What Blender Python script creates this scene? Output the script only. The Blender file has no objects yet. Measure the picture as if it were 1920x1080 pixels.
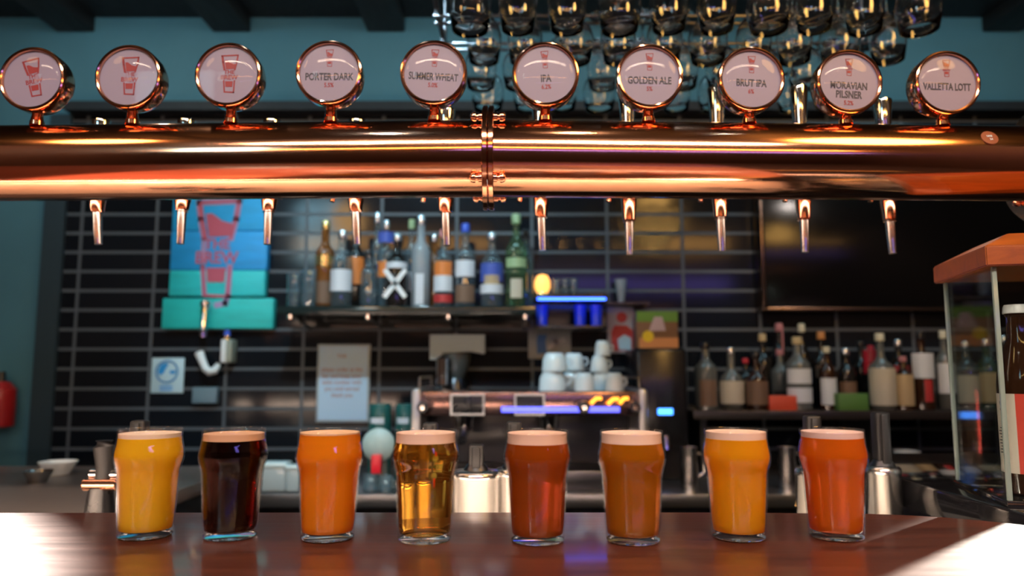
import bpy, bmesh, math, random
from mathutils import Vector, Matrix

# ------------------------------------------------------------------ scene, camera, world, exposure
sc = bpy.context.scene
C = sc.collection
random.seed(7)
PI = math.pi
FPX = 1400.0                     # focal length in pixels of the 1920-wide frame
TILT = math.atan(0.11)
CAMZ = 0.175                     # camera height above the bar top (z = 0)

cam_data = bpy.data.cameras.new('camera')
cam_data.sensor_width = 36.0
cam_data.lens = 36.0 * FPX / 1920.0
cam_data.clip_start = 0.02
cam_data.dof.use_dof = True
cam_data.dof.focus_distance = 0.93
cam_data.dof.aperture_fstop = 3.2
cam = bpy.data.objects.new('camera', cam_data)
C.objects.link(cam)
cam.location = (0, 0, CAMZ)
cam.rotation_euler = (PI / 2 + TILT, 0, 0)
sc.camera = cam

w = bpy.data.worlds.new('world')
w.use_nodes = True
w.node_tree.nodes['Background'].inputs[0].default_value = (0.10, 0.22, 0.30, 1)
w.node_tree.nodes['Background'].inputs[1].default_value = 0.05
sc.world = w

sc.view_settings.view_transform = 'Standard'
sc.view_settings.look = 'None'
sc.view_settings.gamma = 1.0
sc.view_settings.exposure = 0.0
sc.view_settings.use_curve_mapping = False
cy = sc.cycles
cy.use_denoising = True
cy.max_bounces = 14
cy.transmission_bounces = 12
cy.transparent_max_bounces = 40
cy.glossy_bounces = 6
cy.diffuse_bounces = 3
cy.caustics_reflective = False
cy.caustics_refractive = False
cy.sample_clamp_indirect = 25.0
cy.blur_glossy = 0.5


def lamp(name, kind, loc, power, col, aim=None, **kw):
    l = bpy.data.lights.new(name, kind)
    l.energy = power
    l.color = col
    for k, v in kw.items():
        setattr(l, k, v)
    o = bpy.data.objects.new(name, l)
    C.objects.link(o)
    o.location = loc
    if aim is not None:
        o.rotation_euler = (Vector(aim) - Vector(loc)).to_track_quat('-Z', 'Y').to_euler()
    return o


# spots on the bar ends; fill, back wall and back counter lights are added
WARM = (1.0, 0.80, 0.60)
COOL = (0.45, 0.83, 1.0)
lamp('bar_spot', 'SPOT', (-2.2, 2.4, 1.15), 5500, (1, .90, .80), (-0.78, 0.78, 0), spot_size=math.radians(11.5), spot_blend=0.15, shadow_soft_size=0.04)
lamp('bar_spot', 'SPOT', (2.20, 2.35, 0.70), 13000, (1, .90, .80), (0.67, 0.82, 0), spot_size=math.radians(8.5), spot_blend=0.15, shadow_soft_size=0.04)
lamp('front_fill', 'AREA', (0.0, -1.6, 2.45), 150, (1.0, .78, .62), (0.0, 0.9, 0.3), shape='RECTANGLE', size=3.4, size_y=0.14)
for lx in (-1.5, -0.1, 1.6):
    lamp('back_wall_fill', 'AREA', (lx, 2.1, 1.58), 5.0, COOL, (lx, 3.0, 1.0), shape='RECTANGLE', size=1.1, size_y=0.15)  # added to give the teal wall its cool light
lamp('back_counter_fill', 'SPOT', (-0.5, 1.25, 1.58), 125, (.55, .86, 1), (-0.45, 2.75, 0.35), spot_size=math.radians(58), spot_blend=0.6, shadow_soft_size=0.05)  # added to brighten the plank sign and paper notice
lamp('back_counter_fill', 'SPOT', (1.2, 1.25, 1.58), 36, (1, .88, .8), (1.25, 2.8, 0.1), spot_size=math.radians(50), spot_blend=0.6, shadow_soft_size=0.05)


# ------------------------------------------------------------------ helpers
def P(px, py, Y):
    """point at distance Y seen at that place of the photograph"""
    u = (px - 960.0) / FPX
    v = (540.0 - py) / FPX
    ct, st = math.cos(TILT), math.sin(TILT)
    dy, dz = ct - v * st, st + v * ct
    return Vector((u * Y / dy, Y, CAMZ + dz * Y / dy))


def px_m(py, Y):
    """metres per photo pixel at that height and distance"""
    v = (540.0 - py) / FPX
    return Y / (math.cos(TILT) - v * math.sin(TILT)) / FPX


MATS = {}


def nodes_of(name):
    m = bpy.data.materials.new(name)
    m.use_nodes = True
    nt = m.node_tree
    return m, nt, nt.nodes['Principled BSDF'], nt.nodes['Material Output']


def pm(name, col, rough=0.5, metal=0.0, **kw):
    """principled with a little procedural roughness variation"""
    if name in MATS:
        return MATS[name]
    m, nt, b, out = nodes_of(name)
    b.inputs['Base Color'].default_value = (*col, 1)
    b.inputs['Metallic'].default_value = metal
    for k, v in kw.items():
        b.inputs[k].default_value = v
    n = nt.nodes.new('ShaderNodeTexNoise')
    n.inputs['Scale'].default_value = 35.0
    mr = nt.nodes.new('ShaderNodeMapRange')
    mr.inputs[3].default_value = max(0.0, rough * 0.85)
    mr.inputs[4].default_value = min(1.0, rough * 1.15)
    tc = nt.nodes.new('ShaderNodeTexCoord')
    nt.links.new(tc.outputs['Object'], n.inputs['Vector'])
    nt.links.new(n.outputs['Fac'], mr.inputs[0])
    nt.links.new(mr.outputs[0], b.inputs['Roughness'])
    MATS[name] = m
    return m


def emit(name, col, strength):
    if name in MATS:
        return MATS[name]
    m, nt, b, out = nodes_of(name)
    b.inputs['Base Color'].default_value = (*col, 1)
    b.inputs['Emission Color'].default_value = (*col, 1)
    b.inputs['Emission Strength'].default_value = strength
    MATS[name] = m
    return m


def thin_glass(name, tint=(1, 1, 1), refl=1.0, rough=0.02, body=0.0, bodycol=(.5, .6, .6)):
    """clear container glass: lets light straight through and mirrors at glancing angles"""
    if name in MATS:
        return MATS[name]
    m, nt, b, out = nodes_of(name)
    nt.nodes.remove(b)
    tr = nt.nodes.new('ShaderNodeBsdfTransparent')
    tr.inputs[0].default_value = (*tint, 1)
    gl = nt.nodes.new('ShaderNodeBsdfGlossy')
    gl.inputs['Roughness'].default_value = rough
    lw = nt.nodes.new('ShaderNodeLayerWeight')
    lw.inputs[0].default_value = 0.5
    p = nt.nodes.new('ShaderNodeMath'); p.operation = 'POWER'; p.inputs[1].default_value = 4.0
    mu = nt.nodes.new('ShaderNodeMath'); mu.operation = 'MULTIPLY_ADD'
    mu.inputs[1].default_value = 0.75 * refl
    mu.inputs[2].default_value = 0.045 * refl
    mix = nt.nodes.new('ShaderNodeMixShader')
    nt.links.new(lw.outputs['Facing'], p.inputs[0])
    nt.links.new(p.outputs[0], mu.inputs[0])
    nt.links.new(mu.outputs[0], mix.inputs[0])
    src = tr.outputs[0]
    if body > 0:
        d = nt.nodes.new('ShaderNodeBsdfDiffuse')
        d.inputs[0].default_value = (*bodycol, 1)
        mb = nt.nodes.new('ShaderNodeMixShader')
        mb.inputs[0].default_value = body
        nt.links.new(tr.outputs[0], mb.inputs[1])
        nt.links.new(d.outputs[0], mb.inputs[2])
        src = mb.outputs[0]
    nt.links.new(src, mix.inputs[1])
    nt.links.new(gl.outputs[0], mix.inputs[2])
    nt.links.new(mix.outputs[0], out.inputs[0])
    MATS[name] = m
    return m


def solid_glass(name, col=(1, 1, 1), rough=0.0, ior=1.48):
    if name in MATS:
        return MATS[name]
    m, nt, b, out = nodes_of(name)
    b.inputs['Base Color'].default_value = (*col, 1)
    b.inputs['Transmission Weight'].default_value = 1.0
    b.inputs['Roughness'].default_value = rough
    b.inputs['IOR'].default_value = ior
    MATS[name] = m
    return m


def beer_mat(name, haze, cdiff, cabs, dens, trans=0.6):
    """hazy part scatters (translucent + diffuse), clear part refracts and absorbs"""
    m, nt, b, out = nodes_of(name)
    nt.nodes.remove(b)
    d = nt.nodes.new('ShaderNodeBsdfDiffuse'); d.inputs[0].default_value = (*cdiff, 1)
    t = nt.nodes.new('ShaderNodeBsdfTranslucent'); t.inputs[0].default_value = (*cdiff, 1)
    m1 = nt.nodes.new('ShaderNodeMixShader'); m1.inputs[0].default_value = trans
    nt.links.new(d.outputs[0], m1.inputs[1]); nt.links.new(t.outputs[0], m1.inputs[2])
    g = nt.nodes.new('ShaderNodeBsdfRefraction')
    g.inputs['IOR'].default_value = 1.2
    g.inputs['Roughness'].default_value = 0.05
    g.inputs[0].default_value = (1, 1, 1, 1)
    m2 = nt.nodes.new('ShaderNodeMixShader'); m2.inputs[0].default_value = haze
    nt.links.new(g.outputs[0], m2.inputs[1]); nt.links.new(m1.outputs[0], m2.inputs[2])
    nt.links.new(m2.outputs[0], out.inputs[0])
    a = nt.nodes.new('ShaderNodeVolumeAbsorption')
    a.inputs[0].default_value = (*cabs, 1)
    a.inputs[1].default_value = dens
    nt.links.new(a.outputs[0], out.inputs['Volume'])
    return m


class MB:
    """collects shapes in world coordinates, then links them as one mesh object"""

    def __init__(s):
        s.bm = bmesh.new()

    def _mi(s, faces, mi):
        for f in faces:
            f.material_index = mi

    def box(s, x0, x1, y0, y1, z0, z1, bev=0.0, mi=0, M=None, seg=2):
        t = bmesh.new()
        vs = [t.verts.new((x, y, z)) for x in (x0, x1) for y in (y0, y1) for z in (z0, z1)]
        for q in ((0, 1, 3, 2), (4, 6, 7, 5), (0, 4, 5, 1), (2, 3, 7, 6), (0, 2, 6, 4), (1, 5, 7, 3)):
            t.faces.new([vs[i] for i in q])
        if bev > 0:
            bmesh.ops.bevel(t, geom=t.edges[:], offset=bev, segments=seg, affect='EDGES', profile=0.5)
        return s.merge(t, mi, M)

    def merge(s, t, mi=0, M=None):
        mp = {}
        for v in t.verts:
            mp[v] = s.bm.verts.new(M @ v.co if M is not None else v.co)
        for f in t.faces:
            try:
                nf = s.bm.faces.new([mp[v] for v in f.verts])
                nf.material_index = mi if mi is not None else f.material_index
            except ValueError:
                pass
        t.free()
        return s

    def lathe(s, prof, M=None, seg=32, mi=0, closed=False):
        """revolve (r, z) about z; mi may be a list per profile step"""
        M = M or Matrix()
        rings = []
        for r, z in prof:
            if r < 1e-6:
                rings.append([s.bm.verts.new(M @ Vector((0, 0, z)))])
            else:
                rings.append([s.bm.verts.new(M @ Vector((r * math.cos(2 * PI * i / seg), r * math.sin(2 * PI * i / seg), z))) for i in range(seg)])
        n = len(rings)
        for k in range(n if closed else n - 1):
            a, b = rings[k], rings[(k + 1) % n]
            m = mi[k] if isinstance(mi, (list, tuple)) else mi
            for i in range(seg):
                j = (i + 1) % seg
                if len(a) == 1 and len(b) == 1:
                    continue
                if len(a) == 1:
                    f = s.bm.faces.new((a[0], b[j], b[i]))
                elif len(b) == 1:
                    f = s.bm.faces.new((a[i], a[j], b[0]))
                else:
                    f = s.bm.faces.new((a[i], a[j], b[j], b[i]))
                f.material_index = m
        return s

    def cyl(s, a, b, r0, r1=None, seg=20, mi=0, bev=0.0):
        a, b = Vector(a), Vector(b)
        r1 = r0 if r1 is None else r1
        d = b - a
        M = Matrix.Translation(a) @ d.to_track_quat('Z', 'Y').to_matrix().to_4x4()
        L = d.length
        if bev > 0:
            prof = [(0, 0), (r0 - bev, 0), (r0, bev), (r1, L - bev), (r1 - bev, L), (0, L)]
        else:
            prof = [(0, 0), (r0, 0), (r1, L), (0, L)]
        return s.lathe(prof, M, seg, mi)

    def tube(s, pts, rad, seg=14, mi=0):
        pts = [Vector(p) for p in pts]
        rings = []
        n = len(pts)
        up = Vector((0, 0, 1))
        for i, p in enumerate(pts):
            d = (pts[min(i + 1, n - 1)] - pts[max(i - 1, 0)]).normalized()
            r = rad[i] if isinstance(rad, (list, tuple)) else rad
            x = d.cross(up)
            if x.length < 1e-3:
                x = d.cross(Vector((0, 1, 0)))
            x.normalize()
            y = d.cross(x).normalized()
            if rings and x.dot(px) < 0:
                x, y = -x, -y
            px = x
            rings.append([s.bm.verts.new(p + x * r * math.cos(2 * PI * k / seg) + y * r * math.sin(2 * PI * k / seg)) for k in range(seg)])
        for a, b in zip(rings, rings[1:]):
            for k in range(seg):
                j = (k + 1) % seg
                s.bm.faces.new((a[k], a[j], b[j], b[k])).material_index = mi
        for r in (rings[0], rings[-1]):
            s.bm.faces.new(r).material_index = mi
        return s

    def prism(s, poly, h, M=None, mi=0):
        """polygon in the local XY plane, h thick along +Z"""
        M = M or Matrix()
        a = [s.bm.verts.new(M @ Vector((x, y, 0))) for x, y in poly]
        b = [s.bm.verts.new(M @ Vector((x, y, h))) for x, y in poly]
        s.bm.faces.new(a[::-1]).material_index = mi
        s.bm.faces.new(b).material_index = mi
        n = len(poly)
        for i in range(n):
            j = (i + 1) % n
            s.bm.faces.new((a[i], a[j], b[j], b[i])).material_index = mi
        return s

    def stroke(s, pts, wd, h, M=None, mi=0):
        """flat painted line of width wd along pts"""
        for (x0, y0), (x1, y1) in zip(pts, pts[1:]):
            d = Vector((x1 - x0, y1 - y0))
            if d.length < 1e-9:
                continue
            d.normalize()
            e, nn = d * wd * 0.45, Vector((-d.y, d.x)) * wd * 0.5
            a, b = Vector((x0, y0)) - e, Vector((x1, y1)) + e
            s.prism([tuple(a - nn), tuple(b - nn), tuple(b + nn), tuple(a + nn)], h, M, mi)
        return s

    def text(s, body, size, M, depth=0.0004, mi=0, bold=0.02, wide=1.0):
        cu = bpy.data.curves.new('t', 'FONT')
        cu.body = body
        cu.size = size
        cu.align_x = 'CENTER'
        cu.align_y = 'CENTER'
        cu.extrude = depth / 2
        cu.offset = bold * size
        cu.resolution_u = 3
        o = bpy.data.objects.new('t', cu)
        me = bpy.data.meshes.new_from_object(o)
        t = bmesh.new()
        t.from_mesh(me)
        s.merge(t, mi, M @ Matrix.Diagonal((wide, 1, 1, 1)))
        bpy.data.objects.remove(o)
        bpy.data.curves.remove(cu)
        bpy.data.meshes.remove(me)
        return s

    def build(s, name, mats, parent=None, smooth=35):
        bm = s.bm
        off = Vector((0, 0, 0))
        p = parent
        while p is not None:
            off += p.location
            p = p.parent
        if off.length:
            bmesh.ops.translate(bm, verts=bm.verts[:], vec=-off)
        bmesh.ops.recalc_face_normals(bm, faces=bm.faces[:])
        lim = math.radians(smooth)
        for e in bm.edges:
            e.smooth = len(e.link_faces) == 2 and e.calc_face_angle(0) < lim
        for f in bm.faces:
            f.smooth = True
        me = bpy.data.meshes.new(name)
        bm.to_mesh(me)
        bm.free()
        for m in (mats if isinstance(mats, (list, tuple)) else [mats]):
            me.materials.append(m)
        o = bpy.data.objects.new(name, me)
        C.objects.link(o)
        o.parent = parent
        return o


def tag(o, label, cat, group=None, kind=None):
    o['label'] = label
    o['category'] = cat
    if group:
        o['group'] = group
    if kind:
        o['kind'] = kind
    return o


def thing(name, label, cat, loc=(0, 0, 0), group=None):
    o = bpy.data.objects.new(name, None)
    o.empty_display_size = 0.03
    C.objects.link(o)
    o.location = loc
    return tag(o, label, cat, group)


def struct(o, label=None):
    o['kind'] = 'structure'
    if label:
        o['label'] = label
    return o


def copy_tree(o, parent=None):
    kids = [c for c in o.children]
    c = o.copy()
    C.objects.link(c)
    c.parent = parent
    for k in kids:
        copy_tree(k, c)
    return c


UPR = Matrix.Rotation(PI / 2, 4, 'X')      # local XY -> world XZ, local +Z -> world -Y (towards the camera)


def facing(loc, rot=0.0, sc_=1.0):
    return Matrix.Translation(Vector(loc)) @ UPR @ Matrix.Rotation(rot, 4, 'Z') @ Matrix.Scale(sc_, 4)


# ------------------------------------------------------------------ materials
def copper_mat(name, col, rough):
    m, nt, b, out = nodes_of(name)
    b.inputs['Metallic'].default_value = 1.0
    tc = nt.nodes.new('ShaderNodeTexCoord')
    mp = nt.nodes.new('ShaderNodeMapping')
    mp.inputs['Scale'].default_value = (0.6, 40, 40)
    n = nt.nodes.new('ShaderNodeTexNoise'); n.inputs['Scale'].default_value = 3.0; n.inputs['Detail'].default_value = 6
    n2 = nt.nodes.new('ShaderNodeTexNoise'); n2.inputs['Scale'].default_value = 9.0
    nt.links.new(tc.outputs['Object'], mp.inputs[0])
    nt.links.new(mp.outputs[0], n.inputs['Vector'])
    nt.links.new(tc.outputs['Object'], n2.inputs['Vector'])
    mr = nt.nodes.new('ShaderNodeMapRange')
    mr.inputs[3].default_value = rough * 0.6
    mr.inputs[4].default_value = rough * 1.5
    nt.links.new(n.outputs['Fac'], mr.inputs[0])
    nt.links.new(mr.outputs[0], b.inputs['Roughness'])
    mx = nt.nodes.new('ShaderNodeMix'); mx.data_type = 'RGBA'
    mx.inputs[6].default_value = (*col, 1)
    mx.inputs[7].default_value = (col[0] * .82, col[1] * .72, col[2] * .66, 1)
    nt.links.new(n2.outputs['Fac'], mx.inputs[0])
    nt.links.new(mx.outputs[2], b.inputs['Base Color'])
    return m


COPPER = copper_mat('polished_copper', (0.92, 0.47, 0.30), 0.11)
COPPER_DARK = copper_mat('aged_copper', (0.72, 0.30, 0.16), 0.16)
CHROME = pm('chrome', (.80, .80, .80), .08, 1.0)
STEEL = pm('brushed_steel', (.58, .57, .56), .24, 1.0)
DARKSTEEL = pm('dark_steel', (.10, .10, .11), .30, 1.0)
BLACK = pm('black_plastic', (.010, .010, .012), .28)
BLACKH = pm('black_handle', (.008, .008, .009), .5)
BLACKMATT = pm('black_paint', (.006, .007, .009), .65)
WHITE = pm('white_enamel', (.75, .77, .78), .30)
PAPER = pm('white_paper', (.52, .70, .88), .75)
PORCELAIN = pm('porcelain', (.66, .74, .78), .12)
RED = pm('wine_red_print', (.20, .004, .012), .5)
INK = pm('dark_ink', (.012, .012, .03), .5)
FACE = pm('lilac_card', (.20, .175, .27), .45)
BGLASS = thin_glass('beer_glass_wall', refl=.75, rough=0.015)
BBASE = solid_glass('beer_glass_base', (.97, .98, .98), 0.0, 1.5)
DOME = thin_glass('lens_glass', refl=.20, rough=0.01)
STEM = solid_glass('stemware_glass', (.96, .98, .98), 0.0, 1.45)
CASEGL = thin_glass('case_glass', (.86, .90, .90), .7, .03)
CASEEDGE = pm('glass_edge', (.20, .27, .26), .15)
CLEARB = thin_glass('clear_bottle_glass', (.80, .87, .90), 1.3, .03, .10, (.35, .45, .50))
GREENB = thin_glass('green_bottle_glass', (.62, .78, .58), 1.2, .03, .10, (.25, .40, .22))
FROSTB = thin_glass('frosted_bottle_glass', (.70, .76, .80), 1.2, .15, .40, (.55, .60, .64))
DARKB = pm('dark_bottle_glass', (.012, .010, .009), .06)
BROWNB = pm('brown_bottle_glass', (.030, .011, .005), .06)
AMBERB = pm('amber_bottle_glass', (.16, .055, .012), .07)
GREYB = pm('grey_bottle_glass', (.10, .105, .10), .10)


def wood_mat(name, c1, c2, scale=(1.2, 14, 14), rough=.22, coat=0.0, bump=.12, nscale=4.0):
    m, nt, b, out = nodes_of(name)
    tc = nt.nodes.new('ShaderNodeTexCoord')
    mp = nt.nodes.new('ShaderNodeMapping'); mp.inputs['Scale'].default_value = scale
    n = nt.nodes.new('ShaderNodeTexNoise'); n.inputs['Scale'].default_value = nscale; n.inputs['Detail'].default_value = 8; n.inputs['Roughness'].default_value = .65
    n.inputs['Distortion'].default_value = .6
    nt.links.new(tc.outputs['Object'], mp.inputs[0]); nt.links.new(mp.outputs[0], n.inputs['Vector'])
    cr = nt.nodes.new('ShaderNodeValToRGB')
    cr.color_ramp.elements[0].position = .30; cr.color_ramp.elements[0].color = (*c1, 1)
    cr.color_ramp.elements[1].position = .72; cr.color_ramp.elements[1].color = (*c2, 1)
    nt.links.new(n.outputs['Fac'], cr.inputs[0]); nt.links.new(cr.outputs[0], b.inputs['Base Color'])
    bp = nt.nodes.new('ShaderNodeBump'); bp.inputs['Strength'].default_value = bump; bp.inputs['Distance'].default_value = .002
    nt.links.new(n.outputs['Fac'], bp.inputs['Height']); nt.links.new(bp.outputs[0], b.inputs['Normal'])
    mr = nt.nodes.new('ShaderNodeMapRange'); mr.inputs[3].default_value = rough * .8; mr.inputs[4].default_value = rough * 1.4
    nt.links.new(n.outputs['Fac'], mr.inputs[0]); nt.links.new(mr.outputs[0], b.inputs['Roughness'])
    b.inputs['Coat Weight'].default_value = coat
    b.inputs['Coat Roughness'].default_value = .10
    return m


BARWOOD = wood_mat('mahogany_bar', (.045, .011, .007), (.125, .034, .018), (1.0, 16, 16), .32, .6, .22)
CASEWOOD = wood_mat('orange_wood', (.17, .042, .008), (.32, .085, .014), (2, 12, 12), .3)
DARKWOOD = wood_mat('black_beam', (.006, .006, .007), (.014, .013, .013), (8, 1, 8), .6)

# black glazed tiles, stack bond, pale grout
def tile_mat():
    m, nt, b, out = nodes_of('black_tile')
    tc = nt.nodes.new('ShaderNodeTexCoord')
    sx = nt.nodes.new('ShaderNodeSeparateXYZ'); cx = nt.nodes.new('ShaderNodeCombineXYZ')
    nt.links.new(tc.outputs['Object'], sx.inputs[0])
    ax = nt.nodes.new('ShaderNodeMath'); ax.operation = 'ADD'; ax.inputs[1].default_value = 1.755 + .306 * 10
    az = nt.nodes.new('ShaderNodeMath'); az.operation = 'ADD'; az.inputs[1].default_value = -.494 + .0785 * 40
    nt.links.new(sx.outputs[0], ax.inputs[0]); nt.links.new(sx.outputs[2], az.inputs[0])
    nt.links.new(ax.outputs[0], cx.inputs[0]); nt.links.new(az.outputs[0], cx.inputs[1])
    br = nt.nodes.new('ShaderNodeTexBrick')
    br.offset = 0.0; br.squash = 1.0
    br.inputs['Color1'].default_value = (.006, .008, .011, 1)
    br.inputs['Color2'].default_value = (.010, .012, .016, 1)
    br.inputs['Mortar'].default_value = (.085, .10, .115, 1)
    br.inputs['Scale'].default_value = 1.0
    br.inputs['Mortar Size'].default_value = .0065
    br.inputs['Mortar Smooth'].default_value = .1
    br.inputs['Brick Width'].default_value = .306
    br.inputs['Row Height'].default_value = .0785
    nt.links.new(cx.outputs[0], br.inputs['Vector'])
    b.inputs['Specular IOR Level'].default_value = .32
    nt.links.new(br.outputs['Color'], b.inputs['Base Color'])
    mr = nt.nodes.new('ShaderNodeMapRange'); mr.inputs[3].default_value = .10; mr.inputs[4].default_value = .55
    nt.links.new(br.outputs['Fac'], mr.inputs[0]); nt.links.new(mr.outputs[0], b.inputs['Roughness'])
    n = nt.nodes.new('ShaderNodeTexNoise'); n.inputs['Scale'].default_value = 7
    nt.links.new(tc.outputs['Object'], n.inputs['Vector'])
    ad = nt.nodes.new('ShaderNodeMath'); ad.operation = 'MULTIPLY_ADD'; ad.inputs[1].default_value = -1.0
    sm = nt.nodes.new('ShaderNodeMath'); sm.operation = 'MULTIPLY'; sm.inputs[1].default_value = .25
    nt.links.new(n.outputs['Fac'], sm.inputs[0])
    nt.links.new(br.outputs['Fac'], ad.inputs[0]); nt.links.new(sm.outputs[0], ad.inputs[2])
    bp = nt.nodes.new('ShaderNodeBump'); bp.inputs['Strength'].default_value = .25; bp.inputs['Distance'].default_value = .003
    nt.links.new(ad.outputs[0], bp.inputs['Height']); nt.links.new(bp.outputs[0], b.inputs['Normal'])
    return m


def plaster(name, c, rough=.8):
    m, nt, b, out = nodes_of(name)
    tc = nt.nodes.new('ShaderNodeTexCoord')
    n = nt.nodes.new('ShaderNodeTexNoise'); n.inputs['Scale'].default_value = 3.5; n.inputs['Detail'].default_value = 5
    nt.links.new(tc.outputs['Object'], n.inputs['Vector'])
    cr = nt.nodes.new('ShaderNodeValToRGB')
    cr.color_ramp.elements[0].position = .3; cr.color_ramp.elements[0].color = (c[0] * .85, c[1] * .85, c[2] * .85, 1)
    cr.color_ramp.elements[1].position = .7; cr.color_ramp.elements[1].color = (*c, 1)
    nt.links.new(n.outputs['Fac'], cr.inputs[0]); nt.links.new(cr.outputs[0], b.inputs['Base Color'])
    b.inputs['Roughness'].default_value = rough
    return m


TILE = tile_mat()
TEAL = plaster('teal_paint', (.070, .20, .255))
BROWNWALL = plaster('brown_plaster', (.040, .020, .014))
DARKPLASTER = plaster('dark_plaster', (.035, .035, .04))
FLOORM = plaster('dark_floor', (.04, .03, .028), .5)

# ------------------------------------------------------------------ room shell
FL = -1.05
CE = 1.665
YB = 3.03
def shell(name, *a, mat=TEAL, label=None, **k):
    m = MB(); m.box(*a, **k)
    return struct(m.build(name, mat), label)

shell('floor', -2.7, 2.7, -2.7, 3.2, FL - .1, FL, mat=FLOORM)
CF = 2.55                       # the front room behind the camera is taller
shell('ceiling', -2.7, 2.7, -.3, 3.2, CE, CE + .1, mat=BLACKMATT)
shell('ceiling_front', -2.7, 2.7, -2.7, -.3, CF, CF + .1, mat=BLACKMATT)
shell('wall_bulkhead', -2.7, 2.7, -.3, -.2, CE + .1, CF + .1, mat=BLACKMATT)
shell('wall_back', -2.7, 2.7, YB, YB + .15, FL, CE)
shell('wall_left', -2.8, -2.6, -2.7, 3.2, FL, CF, mat=BROWNWALL)
shell('wall_right', 2.6, 2.8, -2.7, 3.2, FL, CF, mat=BROWNWALL)
# front wall behind the camera, with one tall daylight window opening
fw = MB()
WX0, WX1, WZ0, WZ1 = -2.55, -1.95, 1.40, 2.20
fw.box(-2.7, WX0, -2.7, -2.55, FL, CF); fw.box(WX1, 2.7, -2.7, -2.55, FL, CF)
fw.box(WX0, WX1, -2.7, -2.55, FL, WZ0); fw.box(WX0, WX1, -2.7, -2.55, WZ1, CF)
struct(fw.build('wall_front', BROWNWALL))
wn = MB()
wn.box(WX0, WX1, -2.66, -2.65, WZ0, WZ1)
win = struct(wn.build('window_1', emit('daylight_sky', (.42, .80, 1.0), 14)))
wf = MB()
for xx in (WX0, (WX0 + WX1) / 2 - .015, WX1 - .03):
    wf.box(xx, xx + .03, -2.64, -2.60, WZ0, WZ1)
for zz in (WZ0, (WZ0 + WZ1) / 2, WZ1 - .03):
    wf.box(WX0, WX1, -2.64, -2.60, zz, zz + .03)
struct(wf.build('window_frame', BLACKMATT, win))

TX0 = P(112, 600, 3.0).x
shell('wall_back_tiling', TX0, 2.6, 3.0, 3.03, -.45, 1.225, mat=TILE)
shell('trim_tile_edge', TX0 - .085, TX0, 2.985, 3.03, FL, 1.225, mat=pm('dark_teal_trim', (.020, .040, .052), .5))
shell('trim_tile_ledge', TX0, 2.6, 2.93, 3.03, 1.225, 1.262, mat=BLACKMATT)
for bx in (135, 430, 722, 1015, 1310, 1605, 1885):
    cx = P(bx, 50, 3.0).x
    m = MB(); m.box(cx - .08, cx + .08, -.3, YB, 1.600, CE, .006)
    struct(m.build('ceiling_beam', DARKWOOD))

# ------------------------------------------------------------------ bar counter
bt = MB()
outl = [(-2.4, .942), (-.2, .948), (.25, .948), (.40, .942)]
for k in range(1, 13):
    a = k / 12 * PI / 2
    outl.append((.40 + .24 * math.sin(a), .742 + .20 * math.cos(a)))
outl += [(.64, .05), (-2.4, .05)]
t = bmesh.new()
a_ = [t.verts.new((x, y, -.045)) for x, y in outl]
b_ = [t.verts.new((x, y, 0)) for x, y in outl]
t.faces.new(a_[::-1]); top_f = t.faces.new(b_)
for i in range(len(outl)):
    j = (i + 1) % len(outl)
    t.faces.new((a_[i], a_[j], b_[j], b_[i]))
bmesh.ops.bevel(t, geom=[e for e in top_f.edges], offset=.006, segments=3, affect='EDGES', profile=.5)
bt.merge(t)
bar = thing('bar_counter', 'dark mahogany bar counter with rounded end, carrying the row of beers', 'bar counter', (0, .5, FL))
bt.build('counter_top', BARWOOD, bar)
m = MB(); m.box(-2.4, .56, .25, .86, FL, -.045, .004)
m.build('counter_base', DARKWOOD, bar)

# right-hand black return of the bar where the show case stands
sd = thing('side_counter', 'glossy black side counter carrying the glass display case', 'counter', (1.3, 1.2, FL))
m = MB(); m.box(.645, 2.4, .55, 1.65, -.05, -.004, .004)
m.build('counter_top', pm('black_gloss_top', (.010, .010, .012), .06), sd)
m = MB(); m.box(.72, 2.4, .70, 1.60, FL, -.05, .003)
m.build('counter_base', BLACKMATT, sd)

# drip tray worktop behind the bar, with an added glow strip under the bar edge to light it
wk = thing('drip_tray', 'brushed steel drip tray behind the bar under the row of taps', 'drip tray', (0, 1.2, FL))
m = MB(); m.box(-1.9, .645, .965, 1.50, -.145, -.13, .003)
m.build('tray_top', pm('satin_steel', (.82, .78, .72), .5, .1), wk)
m = MB(); m.box(-1.9, .60, .985, 1.47, FL, -.145)
m.build('tray_cabinet', BLACKMATT, wk)
ll = MB(); ll.box(-1.85, .52, .935, .944, -.062, -.048)
tag(ll.build('work_light', emit('work_light_glow', (1.0, .74, .56), 60)), 'added warm fill strip under the back edge of the bar', 'strip light')

# ------------------------------------------------------------------ lamps of the room behind the camera
def strip(name, x0, x1, y, z, h, col, s, label):
    m = MB(); m.box(x0, x1, y - .02, y, z, z + h)
    tag(m.build(name, emit(name + '_glow', col, s)), label, 'strip light')

strip('cove_light', -2.5, 2.5, -2.52, 1.60, .06, (1.0, .50, .14), 26, 'warm cove strip light high on the front wall')
strip('violet_light', -.6, 2.5, -2.52, 1.12, .07, (.30, .22, 1.0), 9, 'violet strip light on the front wall below the cove')

def pendant(name, x, y, z, r, col, s, label):
    t = thing(name, label, 'pendant lamp', (x, y, z))
    prof = [(0.001, -r)] + [(r * math.sin(a), -r * math.cos(a)) for a in [k / 14 * PI for k in range(1, 14)]] + [(.001, r)]
    m = MB(); m.lathe(prof, Matrix.Translation((x, y, z)), 28)
    m.build('globe', emit(name + '_glow', col, s), t)
    m = MB(); m.cyl((x, y, z + r - .01), (x, y, z + r + .05), .03, .02)
    m.build('lamp_holder', COPPER_DARK, t)
    m = MB(); m.cyl((x, y, z + r + .05), (x, y, CE), .004)
    m.build('cord', BLACK, t)

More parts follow.
